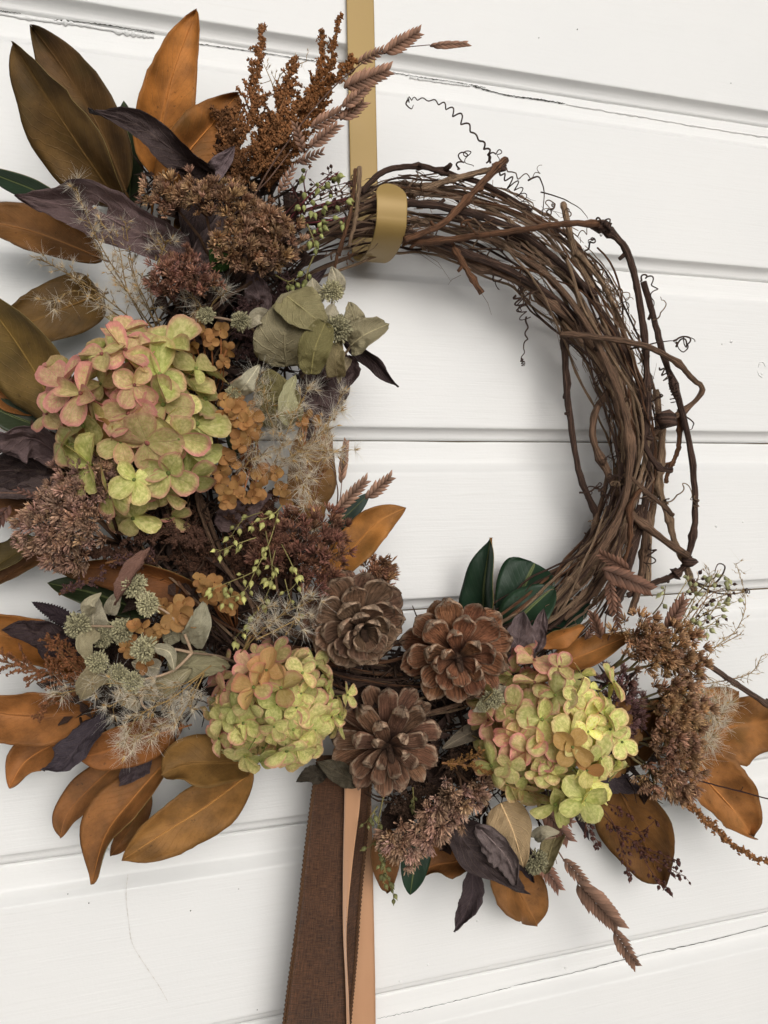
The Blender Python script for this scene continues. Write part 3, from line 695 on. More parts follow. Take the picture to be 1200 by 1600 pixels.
def fluffy(label, stems, n, hair=22, color=(.42, .27, .10), group='fluffy grass plumes', bare=.25, twig=22, cat='dried grass', name='fluffy_grass'):
    r0 = P(*stems[0][0]); h = thing(name, r0, label, cat, group); b = MB(); ss = []
    paths = []
    for st in stems:
        pa = ppath(st, 20); paths.append(pa); b.tube(pa, [lerp(.00055, .00028, i/19) for i in range(20)], 4)
    tot = sum((p[-1]-p[0]).length for p in paths)
    for pa in paths:
        k = max(2, round(n*(pa[-1]-pa[0]).length/tot)); s_ = S(pa[10])
        for i in range(k):
            u = lerp(.18, 1, (i+RND.random())/k); p = Vector(lut([tuple(q) for q in pa], u)); t = (Vector(lut([tuple(q) for q in pa], min(1, u+.06)))-Vector(lut([tuple(q) for q in pa], max(0, u-.06)))).normalized()
            dr = (t*RND.uniform(.3, 1)+jv(.8)).normalized(); L = twig*s_*RND.uniform(.3, 1.2)*(1-.4*u); e = p+dr*L
            b.tube([p, (p+e)/2+jv(.0015), e], [.0003, .00026, .00022], 3); ss.append((e, (dr+jv(.4)).normalized(), hair*s_*RND.uniform(.75, 1.2)))
    b.obj('stem', M['stem'], h, color=(.33, .22, .09))
    for (e, dr, L) in ss:
        k = RND.uniform(.7, 1.25); me = RND.choice(FLUFF_BARE) if RND.random() < bare else RND.choice(FLUFF)
        inst('seed', me, h, frame(e, dr, jv(1), L), (color[0]*k, color[1]*k, color[2]*k, 1))
    return h

# ---------------------------------------------------------------- flat oat spikelets
def oat_scale_mesh(v):
    m_ = MB(); n = 6; r = random.Random(v)
    for i in range(n+1):
        u = i/n; w_ = .185*(math.sin(min(1, u*1.35+.12)*math.pi*.5))*(1-u)**.75*1.5
        bend = .10*u*u
        for k in (-1, 0, 1): m_.vert((u, k*w_+bend, .17*(1 if k == 0 else -.2)*(1-u*.6)), (u, (k+1)/2, .5+.4*r.random()*(k == 0)))
    for i in range(n):
        for k in range(2): a0 = i*3+k; m_.face((a0, a0+3, a0+4, a0+1))
    return m_.mesh('scale', M['oat'], smooth=True)
OATS = [oat_scale_mesh(k) for k in range(3)]
OATC = (.30, .168, .112)
def oats(label, stems, spk, color=OATC, group='flat oat grass spikelets'):
    """spk: (base px py d, tip px py d, width px)"""
    r0 = P(*stems[0][0]); h = thing('oat_grass_sprig', r0, label, 'oat grass', group); b = MB()
    for st in stems: pa = ppath(st, 22); b.tube(pa, [lerp(.0007, .0003, i/21) for i in range(22)], 5)
    b.obj('stem', M['stem'], h, color=(.15, .085, .06))
    for (p0, p1, w) in spk:
        A, B = P(*p0), P(*p1); ax = (B-A); L = ax.length; ax.normalize(); v = (CAM-A).normalized(); v = (v-ax*v.dot(ax)).normalized()
        v = Matrix.Rotation(RND.uniform(-.35, .35), 3, ax) @ v; sd = ax.cross(v); s_ = S(A)
        sp = MB(); sp.tube([A, A+ax*L*.8], [.0005, .0003], 4); so = sp.obj('spikelet', M['stem'], h, A, color=(.17, .09, .06))
        n = max(9, int(L/s_/4.8)); wr = w*s_/2; kcol = RND.uniform(.8, 1.15)
        ln = max(L*.30, wr*1.25)
        for i in range(n):
            t = i/(n-1); sg = 1 if i % 2 else -1; q = min(.62, math.asin(min(.9, wr/ln)))*(1-.45*t)*(.75+.25*math.sin(min(1, t*3)*1.57))
            x = (ax*math.cos(q)+sd*(sg*math.sin(q))).normalized(); l_ = ln*(1-.3*t)*(.75+.25*min(1, t*4))*RND.uniform(.93, 1.05)
            z = v if sg > 0 else v
            mt = frame(A+ax*(L-ln*.72)*t+v*(.0004*(i % 2)), x, z, l_, l_*(-sg)*RND.uniform(.85, 1.05)*1.25, l_*1.3)
            k = kcol*RND.uniform(.85, 1.12); inst('scale', RND.choice(OATS), so, mt, (color[0]*k, color[1]*k, color[2]*k, 1))
    return h

# ---------------------------------------------------------------- capsules and berries on sprays
def capsule_mesh(v):
    m_ = MB(); n = 6; prof = ((0, .07), (.1, .2), (.32, .31), (.55, .25), (.75, .09), (1.0, .02)); prev = None
    for (u, r_) in prof:
        row = [m_.vert((u, r_*math.cos(k*6.283/n)*(1+.14*(k % 2)), r_*math.sin(k*6.283/n)*(1+.14*(k % 2))), (u, k/n, .5)) for k in range(n)]
        if prev:
            for k in range(n): m_.face((prev[k], row[k], row[(k+1) % n], prev[(k+1) % n]))
        else: m_.face(row)
        prev = row
    m_.face(prev[::-1]); return m_.mesh('capsule', M['cap'])
CAPS = [capsule_mesh(1)]
def spray(label, stems, size, spacing, color, group, name='seed_capsule_sprig', cat='seed heads', stemcol=(.28, .24, .09), part='capsule', twig=9, mult=1, tw=.00045):
    r0 = P(*stems[0][0]); h = thing(name, r0, label, cat, group); b = MB(); cs = []
    for st in stems:
        pa = ppath(st, 24); s_ = S(pa[12]); b.tube(pa, [lerp(tw*1.5, tw*.6, i/23) for i in range(24)], 5)
        Lp = sum((pa[i+1]-pa[i]).length for i in range(23))/s_; n = max(2, int(Lp/spacing))
        for i in range(n):
            u = lerp(.2, 1, (i+.6)/n); p = Vector(lut([tuple(q) for q in pa], u)); t = (Vector(lut([tuple(q) for q in pa], min(1, u+.06)))-Vector(lut([tuple(q) for q in pa], max(0, u-.06)))).normalized()
            for _ in range(RND.choice((1, 2, 2, 3)) if mult else 1):
                dr = (t*.5+jv(.8)+Vector((0, 0, -.35))).normalized(); e = p+dr*twig*s_*RND.uniform(.6, 1.3)
                b.tube([p, (p+e)/2+jv(.0006), e], [tw*.6, tw*.55, tw*.6], 4); cs.append((e, (dr+Vector((0, 0, -.4))).normalized(), size*s_*RND.uniform(.7, 1.15)))
    b.obj('stem', M['stem'], h, color=stemcol)
    for (e, dr, L) in cs:
        k = RND.uniform(.7, 1.2); inst(part, CAPS[0], h, frame(e, dr, jv(1), L), (color[0]*k, color[1]*k, color[2]*k, 1))
    return h

# ---------------------------------------------------------------- mountain mint
def mint_head(parent, px, py, d, rp, ax=(0, .2, 1), tone=1.0):
    c = P(px, py, d); r_ = rp*.92*S(c); b = MB(); a = (CR*ax[0]+CU*ax[1]-CF*ax[2]).normalized()
    b.blob(c, r_*.62, .1, None, 0, .4); n = 190
    for i in range(n):
        z = lerp(1, -.55, (i+.5)/n); q = i*2.39996; rr = math.sqrt(1-z*z); e1 = a.orthogonal().normalized(); e2 = a.cross(e1)
        dr = (a*z+e1*rr*math.cos(q)+e2*rr*math.sin(q)).normalized(); k = RND.uniform(.82, 1.08)*(1+.32*noise.noise(dr*2.2+Vector((px, py, 0)))); rv = RND.random()
        b.spindle(c+dr*r_*.4, c+(dr+jv(.08))*r_*k, r_*.085, 4, .80, 0, rv)
        for _ in range(2):
            p = c+dr*r_*k*.88; b.spindle(p, p+(dr+jv(.8)).normalized()*r_*.17, r_*.035, 3, .5, 0, rv)
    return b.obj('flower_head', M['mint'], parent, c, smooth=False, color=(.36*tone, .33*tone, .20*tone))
def mint(label, root, stems, heads, leaves, group='grey mint sprigs'):
    h = thing('mint_sprig', P(*root), label, 'mint sprig', group); b = MB()
    for st in stems: pa = ppath(st, 16); b.tube(pa, [lerp(.0011, .0007, i/15) for i in range(16)], 6)
    b.obj('stem', M['stem'], h, color=(.34, .24, .16))
    for q in heads: mint_head(h, *q)
    for (pts, w, c, kw) in leaves:
        kw = dict(kw); kw.setdefault('prof', 'ovate'); kw.setdefault('wrinkle', .17); kw.setdefault('thick', .0003); kw.setdefault('n', 26); kw.setdefault('curl', RND.choice((.3, .5, -.3, .15))); kw.setdefault('ruf', .12); kw.setdefault('rag', .1)
        leaf('leaf', None, None, None, pts, w, c, (M['dry'],)*3, parent=h, **kw)
    return h

# ---------------------------------------------------------------- the vine ring
RING = [(560, 345), (640, 330), (730, 340), (820, 380), (890, 442), (945, 530), (985, 630), (995, 720), (975, 810), (930, 890), (865, 960), (760, 1040), (640, 1080), (500, 1060), (380, 985), (300, 880), (265, 740), (280, 600), (340, 480), (440, 395)]
RW = [50, 56, 56, 58, 56, 48, 38, 33, 31, 35, 46, 60, 60, 60, 60, 60, 60, 60, 60, 55]
RD = .036
def ring_at(s):
    n = len(RING); t = (s % 1)*n; k = int(t); f = t-k
    g = lambda a, j: a[j % n]
    def c4(p0, p1, p2, p3): return .5*(2*p1+(p2-p0)*f+(2*p0-5*p1+4*p2-p3)*f*f+(3*p1-p0-3*p2+p3)*f**3)
    x, y = (c4(*(RING[(k+j) % n][q] for j in (-1, 0, 1, 2))) for q in (0, 1)); w_ = lerp(RW[k % n], RW[(k+1) % n], f)
    return x, y, w_
VDK = (.090, .050, .036); VMD = (.20, .118, .074); VTN = (.36, .235, .145); VRD = (.20, .094, .048)
vine_ring = thing('vine_wreath', P(640, 330, RD), 'round wreath base of twisted brown grapevine stems with curling tendrils', 'wreath')
def vine(pts3, r0, r1, color, knots=True, name='vine', sides=7):
    n = len(pts3); ph = RND.random()*50
    rad = []
    for i in range(n):
        u = i/(n-1); r = lerp(r0, r1, u)*(1+.22*noise.noise(Vector((i*.35+ph, 0, 0)))+.10*noise.noise(Vector((i*1.3+ph, 4, 0))))
        rad.append(r)
    if knots:
        for k in range(RND.randrange(2, 5)):
            j = RND.randrange(3, n-3); rad[j] *= 1.55; rad[j-1] *= 1.2; rad[j+1] *= 1.15
    b = MB(); b.tube(pts3, rad, sides)
    if knots:
        for k in range(2):
            j = RND.randrange(4, n-4); dr = jv(1).normalized(); b.tube([pts3[j], pts3[j]+dr*rad[j]*2.0, pts3[j]+dr*rad[j]*2.6+jv(.0006)], [rad[j]*.7, rad[j]*.55, rad[j]*.5], 5)
    return b.obj(name, M['bark'], vine_ring, color=color)
def strand(s0, s1, rho, th0, tw, r, color):
    n = int(70*abs(s1-s0)/.5)+12; pts = []; sd = RND.random()*90
    for i in range(n):
        u = i/(n-1); s = lerp(s0, s1, u); x, y, w_ = ring_at(s); x2, y2, _ = ring_at(s+.004)
        tx, ty = x2-x, y2-y; l = math.hypot(tx, ty); nx, ny = ty/l, -tx/l       # outward
        th = th0+tw*6.28*s+1.0*noise.noise(Vector((s*9, sd, 0))); rr = rho*(1+.35*noise.noise(Vector((s*12, sd, 3))))
        a = math.cos(th)*rr*w_+5*noise.noise(Vector((s*40, sd, 7))); d = RD+math.sin(th)*rr*.026
        pts.append(P(x+nx*a, y+ny*a, max(.006, d)))
    return vine(pts, r, r*.75, color)
for k in range(60):
    s0 = (k*.6180339) % 1; ln = RND.uniform(.34, .7)
    if not (-.1 < s0 < .5) and RND.random() < .35: s0 = RND.uniform(-.05, .2)
    big = RND.random()
    strand(s0, s0+ln, RND.uniform(.45, 1.3), RND.random()*6.28, RND.choice((-1, 1))*RND.uniform(.3, 1.3), lerp(.0007, .0023, big**2), RND.choice((VDK, VDK, VMD, VMD, VTN, VTN, VRD)))
def hv(pts, rpx0, rpx1, color, n=44, **kw):
    pp = ppath(pts, n); s_ = S(pp[n//2]); pp = [q+jv(.00035) for q in pp]; q_ = lambda r: r if r < 4.5 else 4.5+(r-4.5)*.35
    return vine(pp, q_(rpx0)*s_, q_(rpx1)*s_, color, **kw)
# stems that can be followed in the photograph
hv([(560, 322, .055), (640, 318, .066), (700, 325, .068), (790, 352, .064), (860, 398, .06), (930, 462, .055)], 9, 7, VDK)
hv([(565, 300, .05), (600, 268, .05), (650, 260, .05), (690, 268, .05), (760, 290, .05), (830, 330, .05)], 5, 4, VDK)
hv([(640, 305, .05), (700, 282, .055), (778, 262, .055)], 6, 5, VTN)
hv([(634, 377, .06), (645, 378, .063), (660, 379, .066), (720, 372, .07), (800, 362, .075), (880, 350, .07), (945, 350, .062)], 6, 6, VRD)
hv([(632, 374, .07), (690, 350, .076), (740, 300, .074), (780, 258, .064), (790, 250, .06)], 6, 9, VRD)
hv([(630, 360, .05), (720, 392, .06), (800, 425, .06), (880, 480, .058), (940, 560, .055), (975, 650, .05), (985, 740, .05)], 9, 9, VDK)
hv([(640, 375, .04), (740, 410, .05), (830, 450, .055), (900, 510, .056), (950, 590, .055), (978, 700, .052), (975, 800, .05), (930, 900, .05)], 10, 11, VMD)
hv([(740, 365, .05), (800, 392, .056), (870, 445, .064), (925, 520, .07), (965, 610, .07), (985, 700, .07), (970, 800, .066), (915, 890, .06), (860, 950, .05)], 4, 10, VMD)
hv([(700, 335, .03), (800, 372, .04), (900, 440, .05), (960, 520, .05), (1000, 600, .052), (1015, 700, .05), (1010, 780, .05), (985, 880, .05)], 7, 8, VDK)
hv([(935, 352, .06), (975, 385, .058), (995, 450, .055), (1008, 540, .055), (1012, 620, .056), (1010, 680, .056)], 8, 7, VDK)
hv([(850, 470, .05), (878, 500, .045), (884, 580, .04), (890, 650, .04), (905, 740, .04), (928, 795, .04), (936, 825, .042), (950, 870, .046)], 6, 6, VDK)
hv([(880, 500, .05), (925, 555, .055), (965, 625, .055), (975, 690, .055), (972, 760, .05)], 7, 6, VTN)
hv([(965, 560, .05), (950, 610, .05), (930, 645, .05), (928, 690, .05), (950, 740, .05), (975, 790, .052), (1000, 815, .06), (1040, 845, .06), (1075, 868, .055)], 7, 9, VMD)
hv([(875, 522, .07), (910, 524, .078), (970, 532, .078), (1020, 545, .07), (1060, 568, .065), (1078, 588, .062), (1097, 608, .06), (1080, 632, .055), (1040, 662, .05), (1010, 690, .045)], 5.5, 4, VMD)
hv([(1005, 440, .05), (1022, 500, .05), (1038, 560, .052), (1062, 630, .055), (1080, 710, .055), (1086, 780, .055), (1084, 830, .055), (1075, 868, .055)], 6, 5.5, VDK)
hv([(1025, 610, .04), (1035, 700, .042), (1030, 760, .045), (1045, 810, .05), (1055, 850, .05), (1072, 885, .05), (1085, 925, .048)], 6, 7, VTN)
hv([(1078, 866, .054), (1070, 885, .05), (1050, 900, .045), (1020, 912, .04), (980, 930, .035)], 7, 5, VDK)
hv([(1062, 640, .05), (1060, 700, .045), (1045, 735, .04), (1040, 755, .04)], 4, 3, VRD)
hv([(1000, 650, .06), (1010, 700, .066), (1030, 730, .068), (1050, 735, .068)], 4, 4.5, VDK, n=24)
hv([(880, 318, .04), (885, 340, .045), (900, 400, .05), (925, 450, .05)], 6, 6, VTN, n=24)
hv([(705, 380, .06), (725, 415, .064), (753, 458, .066)], 4, 5, VRD, n=20)
hv([(985, 745, .07), (1005, 765, .072), (1030, 785, .072), (1052, 805, .07)], 3, 3.5, VMD, n=20)
hv([(1005, 760, .07), (985, 790, .072), (985, 840, .07), (975, 880, .066)], 4, 3, VRD, n=20)
hv([(925, 870, .05), (895, 905, .055), (862, 945, .055), (830, 985, .05)], 12, 12, VTN, n=30)
hv([(985, 800, .055), (965, 860, .058), (930, 920, .058), (880, 965, .05)], 10, 11, VMD, n=30)
hv([(1000, 790, .05), (990, 850, .05), (975, 910, .05), (950, 960, .045)], 8, 9, VDK, n=30)
hv([(1010, 800, .04), (1008, 850, .04), (1000, 910, .04), (985, 960, .04)], 8, 8, VMD, n=30)
hv([(1028, 700, .03), (1024, 770, .034), (1014, 840, .036), (1012, 930, .036)], 6, 7, VTN, n=30)
hv([(562, 262, .07), (560, 300, .077), (556, 340, .078), (545, 385, .07)], 4, 3, VTN, n=24, knots=False)
hv([(555, 265, .07), (552, 310, .075), (543, 350, .077), (530, 400, .07)], 3, 3, VRD, n=24, knots=False)
hv([(548, 330, .07), (540, 360, .075), (530, 390, .075), (522, 420, .07)], 3, 2.5, VRD, n=24, knots=False)
hv([(470, 345, .045), (520, 350, .05), (580, 352, .05), (640, 345, .055)], 9, 9, VDK, n=30)
hv([(480, 366, .045), (520, 364, .048), (580, 366, .05), (640, 376, .05)], 8, 8, VMD, n=30)
b = MB()
for (px, py, d, rr) in ((1040, 655, .058, 14), (780, 262, .06, 9), (940, 352, .062, 12), (1078, 878, .054, 10), (936, 822, .042, 7)):
    c = P(px, py, d); b.blob(c, rr*S(c), .35, CR*rr*S(c)*.5)
b.obj('knot', M['bark'], vine_ring, color=VDK)
def tendril(pts, coil, turns, rpx=1.5, color=VDK, taper=.35, n=None, grow=0):
    """a curling tendril round the path pts; coil radius px"""
    n = n or int(14*turns)+20; base = ppath(pts, n); s_ = S(base[0]); out = []; up = Vector((.2, -.9, .3))
    for i, p in enumerate(base):
        t = (base[min(i+1, n-1)]-base[max(0, i-1)]).normalized(); u1 = (up-t*up.dot(t)).normalized(); u2 = t.cross(u1); f = i/(n-1)
        a = 6.283*turns*f; r = coil*s_*min(1, f*4)*(1+grow*f)*(.8+.8*noise.noise(Vector((f*7, turns, coil))))
        out.append(p+u1*math.cos(a)*r+u2*math.sin(a)*r)
    b = MB(); b.tube(out, [rpx*s_*lerp(1, taper, i/(n-1)) for i in range(n)], 5)
    return b.obj('tendril', M['bark'], vine_ring, color=color)
tendril([(766, 255, .06), (762, 235, .065), (740, 208, .07), (712, 178, .074), (685, 160, .075), (650, 154, .072), (637, 156, .07)], 4.5, 13, 1.7)
tendril([(637, 156, .07), (635, 163, .07), (643, 170, .07), (646, 164, .07)], .3, 1, 1.5)
tendril([(805, 462, .065), (812, 480, .065), (820, 500, .066)], 9, 4, 1.9); tendril([(822, 495, .066), (823, 520, .066), (818, 545, .066), (819, 570, .066)], 3.5, 4, 1.6)
tendril([(838, 455, .06), (822, 462, .063), (806, 478, .065)], .5, 1, 2.0)
tendril([(815, 560, .066), (818, 572, .066)], 3, 4, 1.3)
tendril([(715, 265, .06), (720, 250, .062), (728, 238, .062), (735, 262, .06)], 8, 4, 1.5); tendril([(760, 255, .06), (770, 240, .064), (782, 238, .064), (778, 255, .06)], 4, 3, 1.4)
tendril([(780, 270, .062), (800, 285, .064), (815, 305, .062), (822, 330, .055)], 9, 7, 1.4); tendril([(790, 262, .06), (810, 275, .062), (835, 275, .064), (845, 260, .064)], 5, 4, 1.2, VMD)
tendril([(825, 282, .06), (842, 276, .06), (850, 300, .058), (845, 345, .055)], 1, 1, 1.6); tendril([(845, 300, .055), (880, 310, .052), (905, 325, .05), (918, 342, .05)], 1, 1, 1.2)
tendril([(925, 350, .062), (940, 345, .066), (950, 356, .066), (935, 362, .066)], 7, 4, 1.7)
tendril([(1000, 440, .058), (1010, 430, .06), (1022, 445, .06), (1020, 470, .06), (1022, 500, .058)], 4.5, 5, 1.5); tendril([(1020, 500, .058), (1035, 490, .058), (1038, 470, .058), (1030, 465, .058)], 3, 2, 1.3, VTN)
tendril([(985, 545, .07), (1005, 540, .072), (1030, 535, .07), (1052, 533, .068)], 1, 1, 1.9)
tendril([(1052, 533, .068), (1060, 528, .068), (1075, 530, .068), (1078, 540, .068), (1062, 548, .066), (1055, 535, .066)], 4, 2.4, 1.8); tendril([(1056, 535, .067), (1068, 538, .067), (1078, 528, .067)], 9, 2.2, 1.7)
tendril([(1030, 575, .055), (1045, 590, .058), (1052, 610, .058)], 7, 5, 1.5); tendril([(1052, 610, .058), (1055, 630, .056)], 8, 4, 1.4)
tendril([(905, 770, .06), (930, 765, .062), (938, 755, .064), (925, 760, .062)], 3, 2, 1.7); tendril([(928, 762, .06), (945, 770, .06), (950, 800, .058), (948, 815, .055)], 1, 1, 1.7); tendril([(935, 768, .06), (960, 745, .062), (990, 735, .065)], .8, 1, 1.8)
tendril([(1040, 785, .055), (1060, 775, .06), (1068, 755, .062), (1082, 775, .06), (1086, 790, .058)], 4, 3, 1.3, VTN); tendril([(1085, 775, .058), (1090, 788, .06), (1084, 795, .058)], 4, 3, 1.3, VTN)
tendril([(1015, 850, .05), (1020, 870, .055), (1010, 890, .05)], 8, 3, 1.7); tendril([(1070, 650, .05), (1084, 660, .055), (1080, 670, .05), (1062, 672, .05)], 1, 1, 1.3)
tendril([(1085, 910, .05), (1110, 915, .052), (1130, 898, .055), (1132, 885, .055), (1122, 882, .055), (1118, 895, .055)], 1.2, 1.5, 1.9, n=50); tendril([(1085, 912, .05), (1115, 925, .052), (1150, 928, .055), (1166, 922, .055)], 1, 1, 1.8); tendril([(1160, 924, .055), (1172, 922, .055)], 4, 3, 1.5)
tendril([(530, 392, .07), (520, 400, .075), (510, 395, .075)], 6, 3, 1.6, VMD); tendril([(545, 395, .07), (550, 405, .075), (540, 412, .075)], 5, 3, 1.5, VRD); tendril([(630, 330, .065), (632, 350, .068), (640, 362, .066)], 7, 4, 1.6, VMD); tendril([(640, 312, .06), (655, 305, .064), (670, 315, .064)], 6, 3, 1.4, VMD)
tendril([(735, 345, .075), (725, 350, .08), (745, 360, .08), (770, 345, .078)], 7, 2, 2.2, VRD); tendril([(950, 460, .07), (970, 455, .075), (985, 470, .07)], 6, 4, 1.5, VTN); tendril([(930, 415, .065), (950, 440, .07), (945, 470, .068)], 6, 4, 1.5, VTN)
tendril([(770, 430, .05), (780, 440, .055), (775, 452, .055)], 6, 2, 1.5); tendril([(800, 415, .06), (815, 430, .064), (808, 440, .06)], 5, 2, 1.4, VMD)
for k in range(44):                                         # loose curls all round the ring
    s = RND.uniform(-.02, .45); x, y, w_ = ring_at(s); x2, y2, _ = ring_at(s+.01); l = math.hypot(x2-x, y2-y); o = RND.choice((-1, -.6, .5, 1, 1))*RND.uniform(.6, 1.15)*w_
    ox, oy = (y2-y)/l, -(x2-x)/l; sx, sy = x+ox*o, y+oy*o; g_ = math.copysign(1, o); L = RND.uniform(10, 34); d0 = RD+RND.uniform(.0, .03); q = RND.uniform(-1, 1)
    tendril([(sx-ox*g_*8, sy-oy*g_*8, d0), (sx+ox*g_*L*.4+q*6, sy+oy*g_*L*.4+q*8, d0+.006), (sx+ox*g_*L*.7+q*18, sy+oy*g_*L*.7+q*10, d0+.01), (sx+ox*g_*L*.5+q*26, sy+oy*g_*L*.5-q*4, d0+.008)], RND.uniform(1.5, 7), RND.uniform(1.5, 4.5), RND.uniform(1.1, 1.6), RND.choice((VDK, VDK, VMD, VTN)))
b = MB()                                                    # frayed bark fibres
for k in range(330):
    s = RND.uniform(-.02, .47); x, y, w_ = ring_at(s); x2, y2, _ = ring_at(s+.01); tx, ty = x2-x, y2-y; l = math.hypot(tx, ty)
    o = RND.choice((-1, 1))*RND.uniform(.2, 1.15)*w_; p = P(x+ty/l*o, y-tx/l*o, RD+RND.uniform(-.01, .03)); t = (P(x2, y2, RD)-P(x, y, RD)).normalized(); L = RND.uniform(8, 34)*S(p); dr = (t*RND.choice((-1, 1))+jv(.5)).normalized()
    b.tube([p, p+dr*L*.5+jv(.001), p+dr*L+jv(.002)], [.00028, .0002, .0001], 3)
for (x, y, x2, y2) in ((640, 385, 690, 420), (650, 388, 705, 440), (690, 395, 770, 410), (752, 458, 768, 492), (720, 430, 700, 445), (640, 380, 720, 400), (865, 500, 880, 560)):
    p, q = P(x, y, .055), P(x2, y2, .05); b.tube([p, (p+q)/2+jv(.003), q], [.0002, .00018, .0001], 3)
o = b.obj('bark_fibre', M['bark'], vine_ring, color=VMD); o['kind'] = 'stuff'
b = MB()                                                    # peeling strips of bark lying along the stems
for k in range(420):
    s = RND.uniform(-.03, .48); x, y, w_ = ring_at(s); th = RND.uniform(-.3, 3.4); o = math.cos(th)*w_*RND.uniform(.75, 1.1); d = RD+math.sin(th)*.028*RND.uniform(.7, 1.15); pp = []
    for j in range(5):
        sj = s+j*RND.uniform(.004, .009); xj, yj, _ = ring_at(sj); x2, y2, _ = ring_at(sj+.004); l = math.hypot(x2-xj, y2-yj); oj = o+j*RND.uniform(-3, 3); pp.append(P(xj+(y2-yj)/l*oj, yj-(x2-xj)/l*oj, d+RND.uniform(-.0012, .0022)))
    wv = RND.uniform(.0003, .0010); prev = None; rv = RND.random()
    for j, q in enumerate(pp):
        t = (pp[min(4, j+1)]-pp[max(0, j-1)]).normalized(); sd = t.cross((CAM-q).normalized()+jv(.6)).normalized(); ww = wv*(1-abs(j-1.6)/4)
        row = [b.vert(q-sd*ww, (j*.04, 0, rv)), b.vert(q+sd*ww, (j*.04, .4, rv))]
        if prev: b.face((prev[0], prev[1], row[1], row[0]))
        prev = row
o = b.obj('bark_strip', M['bark'], vine_ring, color=(.36, .23, .15)); o['kind'] = 'stuff'

# ---------------------------------------------------------------- dark backing of moss and broken leaves, added so gaps between flowers look shaded
bk = MB(); lf = MB()
def foot(s, a, d):
    x, y, w_ = ring_at(s); x2, y2, _ = ring_at(s+.004); l = math.hypot(x2-x, y2-y); return P(x+(y2-y)/l*a, y-(x2-x)/l*a, d)
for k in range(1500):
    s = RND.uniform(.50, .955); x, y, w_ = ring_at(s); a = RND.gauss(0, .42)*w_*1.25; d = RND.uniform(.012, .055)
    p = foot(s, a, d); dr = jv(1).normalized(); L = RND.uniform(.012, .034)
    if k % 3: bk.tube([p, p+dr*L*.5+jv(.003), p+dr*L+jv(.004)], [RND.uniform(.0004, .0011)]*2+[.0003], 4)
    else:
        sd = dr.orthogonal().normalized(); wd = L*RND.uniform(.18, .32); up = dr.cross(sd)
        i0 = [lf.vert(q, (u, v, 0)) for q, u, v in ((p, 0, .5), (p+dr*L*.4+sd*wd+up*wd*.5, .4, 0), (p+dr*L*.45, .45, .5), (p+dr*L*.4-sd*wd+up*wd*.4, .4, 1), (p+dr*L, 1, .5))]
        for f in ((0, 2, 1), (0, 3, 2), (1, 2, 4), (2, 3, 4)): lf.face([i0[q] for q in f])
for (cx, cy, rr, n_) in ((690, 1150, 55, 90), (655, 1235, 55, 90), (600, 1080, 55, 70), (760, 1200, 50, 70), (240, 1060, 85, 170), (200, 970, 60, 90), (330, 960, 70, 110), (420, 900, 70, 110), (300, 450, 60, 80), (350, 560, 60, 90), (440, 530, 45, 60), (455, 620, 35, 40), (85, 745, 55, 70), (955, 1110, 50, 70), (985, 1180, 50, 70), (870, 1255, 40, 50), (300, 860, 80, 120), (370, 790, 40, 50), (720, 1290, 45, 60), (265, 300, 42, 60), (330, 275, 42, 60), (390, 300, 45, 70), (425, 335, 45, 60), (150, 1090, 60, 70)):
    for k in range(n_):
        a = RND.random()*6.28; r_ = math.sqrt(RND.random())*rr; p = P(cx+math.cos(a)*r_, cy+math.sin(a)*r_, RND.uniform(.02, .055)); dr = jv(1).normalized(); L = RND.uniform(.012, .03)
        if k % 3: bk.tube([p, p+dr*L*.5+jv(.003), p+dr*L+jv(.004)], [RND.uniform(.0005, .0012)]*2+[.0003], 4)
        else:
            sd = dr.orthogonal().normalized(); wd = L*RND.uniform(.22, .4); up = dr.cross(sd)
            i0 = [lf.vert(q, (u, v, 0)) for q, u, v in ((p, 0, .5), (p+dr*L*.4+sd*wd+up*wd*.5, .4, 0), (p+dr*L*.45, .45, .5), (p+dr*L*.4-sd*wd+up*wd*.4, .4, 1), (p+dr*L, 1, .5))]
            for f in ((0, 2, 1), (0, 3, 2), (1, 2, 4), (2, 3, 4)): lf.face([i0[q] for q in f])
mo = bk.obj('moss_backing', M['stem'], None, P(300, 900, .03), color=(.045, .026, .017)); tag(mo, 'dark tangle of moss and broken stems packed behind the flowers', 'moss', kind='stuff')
lo = lf.obj('leaf_litter', M['dry'], None, P(300, 900, .03), color=(.05, .028, .022)); tag(lo, 'dark crumpled leaf scraps packed behind the flowers', 'leaf scraps', kind='stuff')

